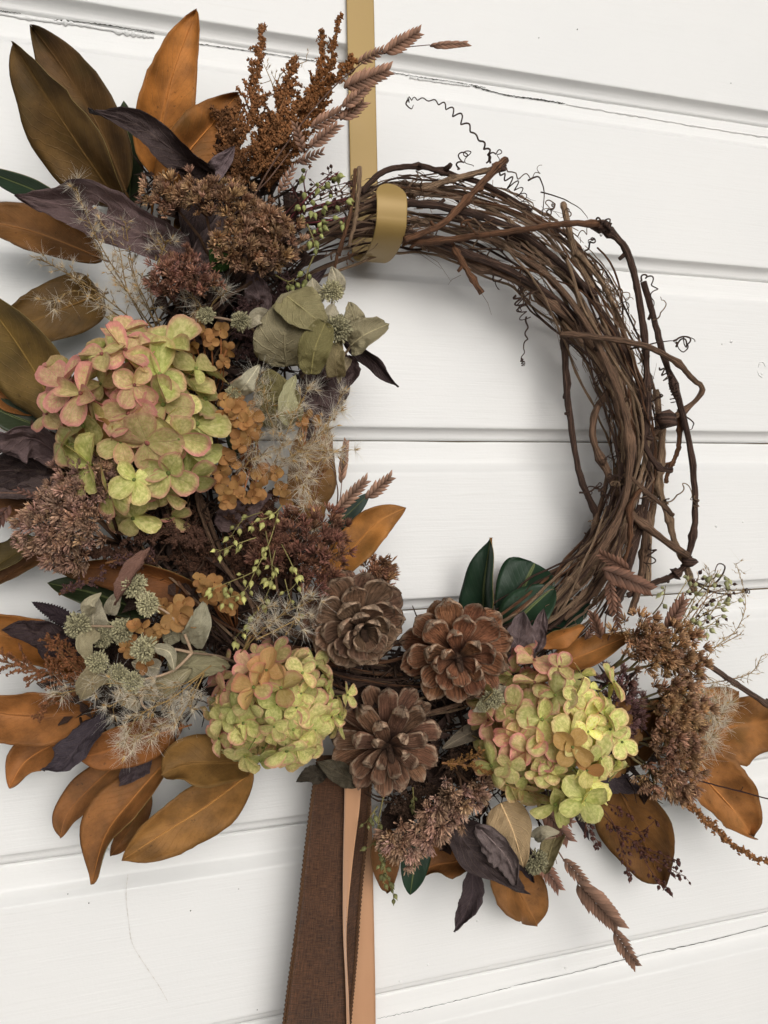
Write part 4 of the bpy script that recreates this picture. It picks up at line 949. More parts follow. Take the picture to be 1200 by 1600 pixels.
# ---------------------------------------------------------------- brass hanger
def hanger():
    xw = P(568, 235, .004).x; hw = .0118; th = .0012
    ztop = P(560, -760, .004).z; rz_ = .017; zc = P(600, 388, .06).z+rz_; ry = .0365; path = []
    for k in range(20): path.append((-.0035, lerp(ztop, zc, k/19)))
    for k in range(1, 19):
        q = math.pi*k/18; path.append((-.0035-ry+ry*math.cos(q), zc-rz_*math.sin(q)))
    ztip = P(602, 283, .077).z
    for k in [*range(1, 15), *[15+j*.5 for j in range(14)], *[22+j*.2 for j in range(16)]]:
        path.append((-.0035-2*ry-.0035*math.sin(k/25*3.14)+.004*(k/25), lerp(zc, ztip, k/25)))
    h = thing('wreath_hanger', (xw, -.0035, zc), 'flat gold metal wreath hanger with a rounded hook over the vine ring', 'wreath hanger')
    b = MB(); N = len(path); prev = None; lens = [0]
    for i in range(1, N): lens.append(lens[-1]+math.hypot(path[i][0]-path[i-1][0], path[i][1]-path[i-1][1]))
    tot = lens[-1]
    rows = []
    for i in range(N):
        y, z = path[i]; a, c = path[max(0, i-1)], path[min(N-1, i+1)]; ty, tz = c[0]-a[0], c[1]-a[1]; l = math.hypot(ty, tz); ny, nz = -tz/l, ty/l   # normal
        e = tot-lens[i]; w_ = hw if e > hw else math.sqrt(max(0, hw*hw-(hw-e)**2))
        w_ = max(w_, .0008); row = []
        for (sx, so) in ((-1, .5), (-.93, 1), (.93, 1), (1, .5), (1, -.5), (.93, -1), (-.93, -1), (-1, -.5)):
            row.append(b.vert((xw+sx*w_, y+ny*th*so*.5, z+nz*th*so*.5)))
        rows.append(row)
    for i in range(N-1):
        for k in range(8): b.face((rows[i][k], rows[i][(k+1) % 8], rows[i+1][(k+1) % 8], rows[i+1][k]))
    b.face(rows[0][::-1]); b.face(rows[-1])
    o = b.obj('metal_strap', M['brass'], h)
    bv = o.modifiers.new('smooth', 'WEIGHTED_NORMAL'); bv.keep_sharp = False
    o.data.set_sharp_from_angle(angle=R(35))
hanger()

# ---------------------------------------------------------------- ribbons
def ribbon_tail(parent, left, right, mat, rows=70, cols=8, wave=1.0, stitch=None, th=.0004):
    """left, right: lists of (px, py, d) down the two edges"""
    L, Rr = cr(left, rows), cr(right, rows); m_ = MB(); seed = RND.random()*50; g = []; lm = 0; prevc = None
    nrm = []
    for i in range(rows):
        a, c = P(*L[i]), P(*Rr[i]); ctr = (a+c)/2
        if prevc is not None: lm += (ctr-prevc).length
        prevc = ctr; row = []
        for k in range(cols+1):
            v = k/cols; p = a.lerp(c, v); o = Vector((0, -1, 0))*(wave*.0016*noise.noise(Vector((v*2.2+seed, i*.07, 0)))+wave*.0006*noise.noise(Vector((v*5, i*.25, seed))))
            row.append((p+o, (lm*10, v, .5)))
        g.append(row)
    for off in (0, th):
        for row in g:
            for p, a in row: m_.vert(p+Vector((0, off, 0)), a)
    C = cols+1; o2 = rows*C
    for i in range(rows-1):
        for k in range(cols):
            a0 = i*C+k; m_.face((a0, a0+C, a0+C+1, a0+1)); m_.face((o2+a0, o2+a0+1, o2+a0+C+1, o2+a0+C))
        for k in (0, cols): a0 = i*C+k; m_.face((a0, o2+a0, o2+a0+C, a0+C) if k else (a0, a0+C, o2+a0+C, o2+a0))
    o = m_.obj('ribbon_tail', mat, parent)
    if stitch:
        for k in (0, cols):
            b = MB(); pts = [g[i][k][0]+Vector((0, -.0003, 0)) for i in range(rows)]; pts = [p.lerp(q, f) for p, q in zip(pts, pts[1:]) for f in (0, .25, .5, .75)]
            b.tube(pts, [.0010*(1+.45*math.sin(j*1.9)) for j in range(len(pts))], 6)
            inn = 1 if k == 0 else cols-1
            pts2 = [g[i][k][0].lerp(g[i][inn][0], .28)+Vector((0, -.0004, 0)) for i in range(rows)]; pts2 = [p.lerp(q, f) for p, q in zip(pts2, pts2[1:]) for f in (0, .25, .5, .75)]
            b.tube(pts2, [.0007*(1+.5*math.sin(j*2.3)) for j in range(len(pts2))], 6)
            b.obj('stitched_edge', M['stitch'], o)
    return o
rb = thing('ribbon', P(520, 1200, .045), 'long dark brown woven ribbon with stitched wired edges hanging below the cones', 'ribbon', 'ribbons hanging from the wreath')
ribbon_tail(rb, [(497, 1180, .045), (480, 1300, .046), (463, 1450, .044), (443, 1600, .042), (428, 1720, .04)], [(548, 1180, .05), (541, 1300, .052), (539, 1450, .05), (544, 1600, .047), (546, 1720, .045)], M['weave'], stitch=True)
ribbon_tail(rb, [(525, 1200, .026), (520, 1300, .028), (510, 1420, .028), (505, 1520, .028), (500, 1600, .028), (495, 1720, .028)], [(582, 1200, .034), (574, 1290, .035), (564, 1390, .034), (556, 1500, .033), (547, 1600, .033), (540, 1720, .033)], M['weave'], stitch=True)
rp = thing('ribbon', P(550, 1210, .05), 'narrow peach satin ribbon hanging beside the dark brown woven ribbon', 'ribbon', 'ribbons hanging from the wreath')
ribbon_tail(rp, [(539, 1190, .056), (538, 1260, .057), (536, 1350, .056), (536, 1450, .055), (540, 1540, .053), (542, 1620, .052), (543, 1720, .05)], [(566, 1190, .05), (562, 1260, .05), (552, 1340, .05), (543, 1430, .051), (541.5, 1480, .051), (545, 1560, .05), (547, 1620, .05), (550, 1720, .05)], M['satin'], wave=.4)
ribbon_tail(rp, [(562, 1200, .014), (560, 1320, .014), (556, 1420, .015), (550, 1540, .015), (547, 1620, .015), (544, 1720, .015)], [(578, 1200, .018), (582, 1320, .018), (584, 1420, .018), (586, 1520, .018), (587, 1610, .018), (588, 1720, .018)], M['satin'], wave=.5)

# ---------------------------------------------------------------- magnolia leaves (px, py, metres from the wall)
mag('large olive brown leaf at the top left edge, in front of its twin', [(192, 326, .055), (135, 245, .075), (72, 150, .09), (17, 64, .095)], 112, OLV, roll=-34, fold=.22, tipw=.1)
mag('dark brown leaf standing behind the large olive one at top left', [(197, 300, .03), (155, 200, .04), (102, 112, .045), (50, 41, .045)], 104, (.13, .067, .022), roll=-28, fold=.2)
mag('bright orange brown upright leaf at the top with pointed tip', [(242, 275, .04), (250, 200, .055), (272, 110, .066), (307, 16, .07)], 102, (.43, .165, .036), roll=14, fold=.3, stalk=60)
mag('short orange brown leaf leaning right beside the brown seed plumes', [(250, 300, .04), (292, 240, .055), (333, 192, .06), (372, 147, .06)], 92, (.31, .12, .028), roll=10, fold=.25)
grn('narrow dark green leaf between the olive and the bright orange leaves', [(203, 322, .02), (202, 240, .03), (193, 157, .035)], 44, GRN, roll=-20)
grn('narrow green leaf with pale midrib at the left edge below the olive leaf', [(118, 332, .06), (60, 300, .05), (0, 276, .05), (-40, 258, .05)], 34, (.03, .055, .03), prof='lance', roll=-30)
mag('brown wavy leaf at the left edge under the mauve leaf', [(160, 405, .035), (70, 368, .04), (0, 350, .045), (-60, 345, .05)], 84, (.19, .085, .026), roll=24, wave=.07)
mag('olive brown leaf with pale midrib just above the largest green hydrangea', [(160, 460, .03), (120, 474, .035), (40, 506, .04), (-40, 530, .045)], 100, (.145, .078, .021), roll=14, fold=.1)
mag('big olive leaf at the left edge beside the largest hydrangea', [(98, 668, .035), (66, 600, .04), (15, 520, .05), (-40, 450, .05)], 112, (.16, .098, .026), roll=-22, fold=.15)
mag('small brown leaf tip seen between the big olive leaf and hydrangea', [(90, 640, .02), (76, 590, .02), (62, 535, .02)], 40, DKB)
mag('sliver of orange brown leaf at left edge under the big olive leaf', [(60, 645, .02), (10, 625, .02), (-40, 600, .02)], 40, ORG)
grn('dark green leaf at left edge just above the folded mauve leaf', [(70, 668, .022), (20, 650, .022), (-35, 625, .022)], 55, GRN, roll=25)
mag('reddish brown leaf at left edge under the dark folded leaves', [(110, 770, .03), (50, 790, .035), (-40, 800, .04)], 66, (.16, .067, .024), roll=30)
mag('olive leaf with a green rolled edge low on the left edge', [(58, 842, .035), (20, 868, .04), (-40, 905, .045)], 46, (.09, .062, .02), roll=35)
mag('narrow brown leaf at left edge under the olive rolled one', [(82, 858, .03), (30, 888, .03), (-30, 925, .03)], 36, (.19, .085, .035), roll=20)
mag('long brown leaf lying across the dark centre above the grey mint heads', [(330, 935, .05), (250, 905, .06), (170, 887, .06), (92, 892, .055)], 66, (.20, .072, .02), roll=-20, stalk=0)
grn('dark green leaf with orange edge above the grey mint heads', [(235, 960, .045), (150, 928, .05), (74, 911, .05)], 50, GRN, roll=28)
mag('orange brown leaf at left edge behind the purple black leaf', [(150, 1050, .03), (70, 1012, .035), (0, 990, .04), (-70, 975, .04)], 88, (.32, .125, .03), roll=10)
mag('broad orange brown leaf at left edge under the rust seed sprig', [(150, 1110, .04), (70, 1118, .05), (0, 1114, .055), (-60, 1095, .055)], 104, (.33, .132, .038), roll=-8)
mag('orange brown leaf curling down to a tip at lower left', [(130, 1148, .03), (80, 1165, .035), (38, 1192, .04), (14, 1232, .045)], 70, (.30, .118, .034), roll=18, wave=.06)
mag('orange brown leaf lying under the white fluffy seed plume', [(290, 1135, .04), (210, 1158, .055), (160, 1175, .06), (121, 1184, .06)], 78, (.30, .112, .03), roll=-12)
mag('slim brown leaf hanging with hooked tip, third from the left below', [(200, 1180, .025), (148, 1225, .03), (106, 1270, .035), (94, 1310, .04)], 58, (.23, .093, .028), roll=20, wave=.06)
grn('dark green leaf peeping between two hanging brown leaves', [(240, 1180, .015), (195, 1222, .016), (150, 1246, .016)], 50, GRN)
mag('brown hanging leaf with the lowest tip at lower left', [(268, 1180, .035), (210, 1245, .045), (165, 1305, .05), (144, 1382, .055)], 82, (.27, .112, .032), roll=24, fold=.28)
mag('brown leaf edge tucked behind the hanging leaf with the lowest tip', [(230, 1230, .02), (205, 1290, .02), (172, 1338, .022)], 46, (.2, .08, .024))
mag('large olive orange leaf pointing down left beside the brown ribbon', [(398, 1202, .03), (325, 1258, .05), (255, 1302, .055), (190, 1344, .055)], 94, (.29, .138, .038), roll=-16, fold=.14)
mag('olive brown leaf lying on the large one under the lower hydrangea', [(395, 1192, .045), (330, 1192, .062), (285, 1195, .064), (252, 1212, .062)], 92, (.225, .118, .033), roll=14)
mag('sunlit orange leaf rising to the right above the left pine cone', [(508, 915, .05), (552, 856, .06), (592, 815, .066), (634, 793, .068)], 70, (.40, .17, .042), roll=-16, curl=.2)
mag('blunt tan leaf upright beneath the fluffy plume in the middle', [(470, 850, .045), (474, 780, .05), (484, 715, .052), (490, 660, .05)], 88, (.31, .165, .06), roll=26, prof='blunt', fold=.3)
grn('small dark green leaf behind the pinkish oat spikelets in the middle', [(510, 832, .04), (545, 802, .045), (578, 770, .045)], 30, (.018, .038, .024))
grn('tall folded glossy green leaf behind the middle pine cone', [(752, 985, .03), (757, 920, .04), (766, 840, .045)], 60, (.014, .034, .018), roll=-38, fold=.55, wave=.09)
grn('broad rounded glossy green leaf behind the middle pine cone', [(785, 990, .025), (812, 930, .03), (836, 880, .032)], 88, (.013, .036, .017), prof='obovate', roll=-10, wave=.05)
grn('glossy green leaf with light edge lying lowest of the green group', [(785, 995, .045), (828, 950, .055), (866, 917, .055)], 72, (.014, .036, .016), roll=-18)
grn('small glossy green leaf nearest the vine stems at right', [(845, 990, .04), (885, 965, .045), (922, 936, .045)], 46, (.012, .032, .018), roll=-15)
mag('short orange brown leaf curling up above the right hydrangea', [(845, 1008, .065), (880, 992, .075), (913, 978, .075)], 34, (.36, .14, .038), roll=30, stalk=0)
mag('orange brown leaf pointing right above the right hydrangea', [(862, 1042, .06), (920, 1020, .07), (988, 991, .072)], 58, (.27, .108, .028), roll=-10)
mag('tan leaf with square tip behind fluffy hairs at right edge', [(1040, 1165, .045), (1100, 1118, .05), (1154, 1080, .05)], 84, (.34, .16, .052), roll=-14)
mag('broad wavy orange brown leaf cut by the right edge', [(1070, 1158, .03), (1130, 1138, .035), (1190, 1128, .04), (1260, 1120, .04)], 118, (.35, .148, .042), roll=10, wave=.13, fold=.15, ruf=.18, rag=.2)
mag('orange brown leaf with curled tip low at the right edge', [(1062, 1168, .035), (1105, 1220, .045), (1145, 1265, .05), (1174, 1306, .05)], 104, (.34, .145, .043), roll=-10, wave=.13, ruf=.18, rag=.2, prof='acute')
mag('big brown leaf hanging under the right hydrangea behind dark berries', [(952, 1205, .03), (985, 1270, .035), (1012, 1330, .035), (1036, 1388, .035)], 122, (.225, .100, .028), roll=12, fold=.1, prof='acute')
mag('brown leaf hanging lowest under the right hydrangea and purple leaves', [(770, 1300, .025), (800, 1370, .03), (820, 1410, .03), (840, 1448, .03)], 100, (.275, .12, .036), roll=-16, prof='acute')
mag('short brown leaf bent sideways under the bristly cluster below the cones', [(750, 1325, .03), (715, 1345, .035), (680, 1352, .035), (648, 1366, .035)], 58, (.28, .115, .036), roll=20, wave=.08)
mag('small brown leaf tip beside the peach ribbon', [(598, 1290, .03), (600, 1340, .032), (604, 1396, .032)], 52, (.22, .098, .036), roll=-20)
grn('small dark green leaf tip hanging below the lower pine cone', [(660, 1290, .035), (648, 1350, .04), (641, 1398, .04)], 46, (.012, .032, .016), roll=-12)
grn('dark green leaf behind the rust florets in the middle', [(395, 735, .04), (375, 700, .045), (352, 660, .05)], 36, GRN)
mag('brown leaf scrap between the mauve leaves under the top cluster', [(270, 400, .03), (285, 370, .03), (278, 335, .03)], 44, (.25, .13, .05), stalk=0)
mag('brown leaf behind the bristly clusters at the right', [(960, 1190, .03), (1000, 1150, .035), (1030, 1090, .035)], 80, (.24, .10, .03))

# ---------------------------------------------------------------- dark and mauve dried leaves
dry('long curled purple black leaf lying across the top magnolia leaves', [(335, 272, .075), (275, 238, .092), (215, 196, .1), (138, 172, .095)], 60, (.072, .049, .048), roll=-40, roll1=35, curl=.6, wrinkle=.3)
dry('small grey mauve leaf beside the brown seed plumes', [(308, 280, .07), (340, 262, .075), (367, 228, .075)], 36, (.16, .115, .12))
dry('large mauve leaf spread below the top magnolia leaves at the left', [(290, 398, .06), (220, 366, .085), (150, 332, .09), (85, 318, .08), (26, 308, .07)], 86, (.135, .088, .086), prof='ovate', roll=16, fold=.1, holes=((18, 9), (18, 10), (19, 9), (19, 10), (20, 9)))
dry('purple black leaf hanging under the top bristly cluster', [(318, 262, .055), (308, 335, .06), (300, 412, .055)], 62, DRK)
dry('mauve leaf standing beside the fresh green leaf', [(322, 448, .055), (328, 395, .065), (348, 330, .065)], 52, (.15, .105, .10))
leaf('green_leaf', 'small fresh green leaf among mauve leaves at the top', 'green leaf', None, [(344, 425, .07), (342, 390, .075), (341, 358, .075)], 32, (.035, .085, .015), (M['dry'],)*3, prof='ovate', wrinkle=.08, thick=.0003)
dry('pale mauve leaf under the top bristly cluster', [(412, 495, .06), (402, 455, .07), (392, 420, .07)], 44, (.18, .125, .125))
dry('dark mauve leaf pointing up right behind the grey mint', [(430, 492, .05), (470, 458, .055), (510, 420, .055)], 36, (.06, .038, .042))
dry('thin black leaf tip drooping right of the grey mint', [(532, 530, .055), (572, 555, .06), (600, 582, .06), (622, 606, .06)], 26, (.05, .032, .033), roll=30, wrinkle=.1)
dry('crumpled mauve leaf behind the white fluff in the middle', [(520, 550, .05), (500, 610, .058), (478, 690, .055)], 96, (.115, .075, .073), prof='ovate', wrinkle=.4)
dry('dark leaf drop hanging right under the grey mint leaves', [(545, 555, .055), (544, 585, .055), (533, 612, .055)], 34, (.07, .042, .042))
dry('folded mauve leaf at left edge touching the largest hydrangea', [(105, 720, .055), (55, 686, .07), (0, 690, .07), (-50, 705, .06)], 66, (.15, .10, .10), roll=-30, curl=.5)
dry('purple black leaf at left edge under the folded mauve leaf', [(110, 745, .04), (40, 735, .05), (-50, 740, .05)], 78, (.034, .021, .021))
dry('grey mauve leaf lowest of the dark ones at left edge', [(110, 775, .05), (50, 762, .055), (-30, 775, .055)], 40, (.095, .066, .062), roll=25)
dry('serrated purple black leaf pointing left above the rust seed sprig', [(150, 1018, .05), (95, 1000, .06), (50, 985, .06), (4, 983, .055)], 58, (.042, .026, .028), roll=-20)
dry('small toothed black leaf beside the leftmost grey mint head', [(120, 978, .045), (85, 958, .05), (49, 940, .05)], 28, (.035, .022, .028), serr=.15)
dry('mauve leaf under the lower rust florets in the middle', [(335, 815, .06), (380, 800, .07), (425, 772, .07)], 44, (.125, .082, .08), roll=20)
dry('narrow mauve leaf at right of the dark seed mass', [(448, 822, .07), (472, 842, .08), (494, 882, .08)], 36, (.15, .105, .105))
dry('mauve leaf standing behind the right hydrangea beside green leaves', [(806, 1035, .065), (810, 995, .075), (818, 955, .075)], 58, (.17, .125, .125), prof='ovate', wrinkle=.1)
dry('narrow mauve leaf right of the wider one above the right hydrangea', [(835, 1020, .07), (842, 985, .075), (850, 950, .075)], 30, (.15, .105, .105))
dry('big purple black leaf hanging under the right hydrangea', [(700, 1270, .06), (728, 1318, .08), (770, 1355, .085), (830, 1398, .075)], 66, (.052, .036, .036), roll=-20, curl=.3, wrinkle=.25)
dry('purple black leaf behind the grey mauve folded one at the bottom', [(755, 1275, .06), (790, 1310, .07), (818, 1345, .07), (832, 1375, .065)], 50, (.028, .018, .022))
dry('grey mauve folded leaf beside the big purple black one', [(745, 1290, .08), (775, 1320, .095), (795, 1345, .095), (808, 1380, .085)], 46, (.17, .13, .125), roll=25, curl=.3, rag=.1)
dry('thin twisted black leaf hanging lowest beneath the purple leaves', [(738, 1355, .06), (737, 1395, .065), (727, 1425, .065), (709, 1456, .065)], 36, (.055, .038, .042), roll=-30, roll1=40, wrinkle=.2)
dry('small black leaf curl left of the thin twisted one', [(742, 1370, .055), (730, 1395, .06), (716, 1414, .06)], 16, (.04, .026, .03))
dry('mauve black leaf curling down between orange leaves at lower left', [(165, 1115, .05), (128, 1158, .065), (100, 1190, .065), (64, 1203, .06)], 46, (.055, .042, .052), roll=25)
dry('small mauve leaf behind the hanging leaf with the lowest tip', [(235, 1175, .04), (210, 1200, .045), (186, 1228, .045)], 40, (.07, .05, .055))
dry('rose brown rolled leaf blade above the grey mint heads', [(234, 856, .085), (210, 890, .09), (192, 920, .09), (179, 946, .088)], 24, (.20, .105, .078), roll=35, curl=.6)
dry('dark mauve leaf under the right hydrangea at its lower right', [(940, 1200, .05), (965, 1222, .055), (1000, 1236, .055)], 40, (.07, .052, .058))
dry('thin black leaf tip left of the dark berries', [(895, 1255, .04), (908, 1282, .045), (921, 1314, .045)], 15, (.035, .024, .028))
dry('dark green grey leaf end beside the brown ribbon', [(510, 1215, .06), (488, 1210, .066), (462, 1222, .066)], 28, (.045, .036, .025))
dry('olive leaf edge under the left hydrangea petals at lower centre', [(560, 1225, .062), (525, 1205, .068), (495, 1190, .068)], 34, (.075, .062, .04))

# ---------------------------------------------------------------- hydrangeas
hydrangea('largest hydrangea head, green and rose, on the left side', 222, 664, 142, 178, .075, .062, 52, 42,
          pink=((150, 622, 60, 1.0), (228, 572, 50, .8), (235, 655, 60, 1.2), (262, 700, 45, .6), (110, 620, 50, .45), (300, 640, 40, .3), (240, 800, 30, .4)), brown=((145, 690, 40, .45), (180, 820, 50, .25), (60, 760, 60, .3)), basepink=.2, light=.92, bright=((255, 660, 110, .3), (235, 520, 70, .35)))
hydrangea('pale green hydrangea head left of the pine cones, pink at top left', 432, 1098, 122, 106, .085, .048, 62, 31,
          pink=((345, 1050, 50, .8), (405, 1030, 45, .8), (470, 1010, 45, .5), (330, 1130, 40, .45), (430, 1190, 35, .5)), brown=((430, 1052, 24, .8),), basepink=.16, light=1.0, bright=((460, 1100, 90, .25),))
hydrangea('yellow green hydrangea head right of the pine cones, pink at left', 850, 1142, 128, 138, .085, .05, 70, 32,
          pink=((795, 1135, 50, .8), (835, 1050, 35, .5), (845, 1015, 50, .9), (755, 1115, 45, .5), (800, 1060, 40, .4), (800, 1250, 60, .45), (830, 1160, 40, .3)), brown=((870, 1160, 30, .4), (820, 1255, 25, .5)), basepink=.12, light=1.08, bright=((905, 1120, 80, .3),))

# ---------------------------------------------------------------- pine cones
pine_cone('weathered grey brown pine cone with broad rounded scales, left of three', 566, 984, .105, (.30, -.28, .9), 72, 46, (.20, .112, .068), .74, .22, .10, .08, False, 32, 116, .5, 54, pw=.66)
pine_cone('reddish brown pine cone with thick open scales, right of three', 716, 1030, .095, (.02, -.20, .97), 75, 32, (.23, .098, .048), .62, .16, .13, .12, False, 34, 112, .46, 48, pw=.6, core_r=.12)
pine_cone('brown pine cone with long finger scales, lowest of three', 608, 1170, .09, (.08, -.12, .98), 79, 32, (.195, .098, .058), .42, .05, .20, .10, True, 24, 112, .48, 46, pw=.6)

# ---------------------------------------------------------------- bristly clusters
tuft_head('wide golden brown bristly cluster under the top leaves', (345, 440, .05), [(262, 308, 40, 30, .095, .014, 26), (315, 312, 42, 30, .10, .016, 28), (365, 320, 42, 32, .10, .016, 28), (408, 352, 46, 38, .10, .018, 32), (440, 385, 44, 40, .095, .018, 30), (372, 388, 40, 36, .10, .016, 26), (405, 408, 34, 24, .09, .014, 16)], (.27, .165, .095))
tuft_head('small pinkish brown bristly cluster above the largest hydrangea', (300, 500, .05), [(272, 432, 30, 26, .095, .012, 20), (312, 440, 34, 26, .10, .013, 24), (255, 455, 20, 14, .09, .01, 8), (295, 412, 26, 16, .09, .01, 12)], (0.232, 0.122, 0.085), tl=15)
tuft_head('shaggy brown bristly cluster left of and below the largest hydrangea', (190, 850, .05), [(130, 745, 55, 32, .10, .016, 30), (115, 785, 58, 36, .105, .016, 36), (70, 825, 48, 32, .10, .014, 30), (130, 820, 44, 34, .10, .016, 28), (165, 740, 24, 24, .11, .01, 12), (90, 858, 40, 24, .09, .014, 22), (115, 872, 36, 20, .075, .014, 16)], (0.281, 0.177, 0.122), tl=20)
tuft_head('dark red brown bristly cluster just above the left pine cone', (455, 985, .045), [(470, 830, 52, 40, .085, .016, 34), (510, 865, 40, 40, .09, .016, 30), (500, 910, 36, 30, .085, .014, 20), (425, 850, 40, 40, .08, .014, 24), (520, 825, 30, 24, .08, .012, 14)], (0.159, 0.076, 0.049), tl=17)
tuft_head('small bristly sprig sticking up behind the left pine cone', (570, 935, .05), [(590, 885, 18, 22, .06, .01, 12), (606, 895, 16, 16, .06, .01, 9)], (0.207, 0.110, 0.061), tl=20)
tuft_head('uppermost bristly cluster at right beside the pale grass spray', (935, 1060, .05), [(1000, 985, 40, 34, .085, .016, 28), (1045, 1000, 48, 36, .085, .018, 34), (1068, 1032, 36, 34, .08, .016, 24), (1015, 1020, 40, 24, .08, .014, 18)], (0.287, 0.171, 0.091), tl=17, stemcol=(.2, .16, .07))
tuft_head('middle bristly cluster at right with green stalks', (945, 1100, .05), [(1055, 1075, 36, 30, .085, .016, 24), (1068, 1112, 40, 34, .085, .018, 28), (1045, 1090, 26, 24, .08, .014, 14)], (0.281, 0.171, 0.095), tl=17, stemcol=(.19, .16, .07))
tuft_head('lowest bristly cluster at right above the rust seed tail', (955, 1150, .05), [(1052, 1150, 40, 32, .085, .018, 28), (1062, 1185, 40, 32, .085, .018, 28), (1030, 1215, 40, 28, .085, .016, 26), (1062, 1232, 26, 20, .08, .014, 14)], (0.256, 0.152, 0.091), tl=17, stemcol=(.19, .15, .07))
tuft_head('purple brown fuzzy cluster between the right hydrangea and clusters', (930, 1130, .04), [(962, 1070, 30, 36, .07, .012, 24), (985, 1110, 26, 40, .065, .012, 22)], (0.122, 0.067, 0.061), tl=14)
tuft_head('upper drooping bristly cluster below the right hydrangea', (705, 1195, .05), [(685, 1272, 34, 30, .085, .014, 18), (722, 1242, 36, 28, .085, .014, 16), (668, 1300, 28, 24, .085, .012, 12), (748, 1228, 20, 18, .08, .01, 7)], (0.281, 0.177, 0.122), tl=20)
tuft_head('lower drooping bristly cluster below the finger scaled cone', (632, 1270, .05), [(608, 1308, 24, 18, .075, .012, 9), (634, 1326, 28, 22, .08, .014, 13), (652, 1312, 20, 20, .075, .012, 7)], (0.293, 0.189, 0.128), tl=21)

# ---------------------------------------------------------------- seed plumes
RUST = (.26, .115, .045)
plume('tall leaning rusty seed plume left of the gold hanger', [([(350, 285, .06), (385, 200, .065), (400, 120, .065), (410, 36, .065)], 54, 5, 44, 3.0)], RUST)
plume('bushy rusty seed plume in the middle of the top group', [([(385, 285, .065), (425, 200, .075), (448, 140, .075), (458, 92, .075)], 52, 8, 44, 3.0), ([(400, 275, .07), (440, 210, .08), (480, 150, .08)], 44, 14, 30, 3.2)], RUST)
plume('rusty seed plume touching the gold hanger', [([(430, 270, .06), (475, 190, .07), (510, 120, .07), (533, 18, .07)], 46, 5, 46, 3.0), ([(460, 190, .065), (495, 120, .07), (505, 48, .07)], 30, 5, 26, 3.0), ([(480, 200, .06), (520, 130, .06), (552, 95, .06)], 34, 12, 24, 3.2)], (.24, .10, .034))
plume('low dark rusty seed plume above the wide golden cluster', [([(385, 300, .06), (365, 245, .068), (345, 180, .068)], 46, 18, 44, 3.2), ([(420, 300, .06), (425, 250, .066), (428, 190, .066)], 52, 26, 46, 3.2)], (.15, .066, .027))
plume('rust seed sprig pointing left over the lower left leaves', [([(150, 1085, .075), (100, 1060, .08), (50, 1045, .08), (-20, 1028, .08)], 48, 34, 22, 3.4), ([(140, 1065, .078), (110, 1035, .085), (72, 1000, .085)], 30, 12, 18, 3.4), ([(145, 1055, .075), (120, 1030, .08), (90, 1004, .08)], 30, 12, 16, 3.4), ([(120, 1085, .07), (80, 1100, .075), (58, 1120, .075)], 24, 12, 14, 3.4)], (.20, .08, .035), node=2.4)
plume('rust seed tail hanging diagonally at the lower right edge', [([(1050, 1225, .07), (1095, 1275, .07), (1140, 1315, .068), (1180, 1340, .066), (1240, 1362, .065)], 13, 7, 46, 2.6)], (.27, .125, .048), node=2.8)
plume('small golden brown seed sprig between right hydrangea and cones', [([(690, 1192, .10), (730, 1196, .105), (772, 1208, .105)], 18, 8, 16, 2.8), ([(720, 1192, .10), (742, 1180, .105), (750, 1172, .105)], 14, 8, 9, 2.8)], (.20, .10, .03), node=1.9)
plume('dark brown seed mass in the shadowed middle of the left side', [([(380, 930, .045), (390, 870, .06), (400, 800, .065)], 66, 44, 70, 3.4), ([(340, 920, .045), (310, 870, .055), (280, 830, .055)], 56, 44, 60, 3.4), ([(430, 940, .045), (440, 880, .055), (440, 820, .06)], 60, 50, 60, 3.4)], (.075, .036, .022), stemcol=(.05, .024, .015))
plume('dark brown seed spray under the largest hydrangea', [([(330, 850, .07), (290, 838, .085), (250, 830, .085), (200, 838, .08)], 34, 22, 34, 3.2), ([(260, 870, .06), (200, 870, .07), (140, 860, .07)], 30, 20, 30, 3.2)], (.085, .042, .028), stemcol=(.07, .035, .02))
plume('dark purple seed cluster behind the grey mint at the top', [([(420, 580, .055), (400, 540, .06), (390, 480, .065)], 46, 26, 46, 3.2), ([(430, 520, .05), (440, 480, .055), (450, 440, .055)], 34, 24, 30, 3.2)], (.060, .032, .030), stemcol=(.06, .03, .025))
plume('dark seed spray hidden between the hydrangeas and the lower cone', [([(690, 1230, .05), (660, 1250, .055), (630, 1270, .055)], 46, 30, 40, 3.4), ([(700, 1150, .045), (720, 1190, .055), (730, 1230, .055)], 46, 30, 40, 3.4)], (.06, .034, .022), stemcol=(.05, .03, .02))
plume('small purple seed sprig over the dark green leaf at left', [([(92, 929, .075), (120, 915, .078), (160, 898, .08)], 12, 16, 12, 3.4), ([(165, 880, .075), (200, 872, .08), (235, 868, .08)], 14, 14, 14, 3.2)], (.10, .052, .048), node=2.8)

# ---------------------------------------------------------------- fluffy grass
fluffy('fluffy straw grass plume above the largest hydrangea at left', [[(235, 520, .06), (190, 440, .085), (150, 370, .095), (118, 292, .095)], [(230, 520, .06), (170, 470, .085), (110, 430, .095), (62, 405, .095)], [(245, 510, .06), (215, 450, .085), (200, 400, .09)], [(240, 520, .06), (180, 490, .085), (130, 455, .09), (70, 470, .09)], [(250, 510, .06), (235, 450, .08), (255, 390, .09), (262, 375, .09)], [(238, 515, .06), (205, 465, .085), (165, 415, .09)], [(240, 515, .06), (200, 455, .085), (185, 385, .092), (160, 350, .095)], [(246, 515, .06), (228, 470, .085), (210, 430, .09), (195, 345, .092)]], 180, 18, bare=.4, color=(.52, .34, .13))
fluffy('tiny fluffy grass tip beside the pinkish bristly cluster', [[(320, 500, .08), (335, 470, .09), (352, 455, .095)], [(320, 500, .08), (312, 475, .09), (300, 465, .09)], [(262, 395, .09), (250, 385, .09), (240, 375, .09)]], 16, 22, bare=.1)
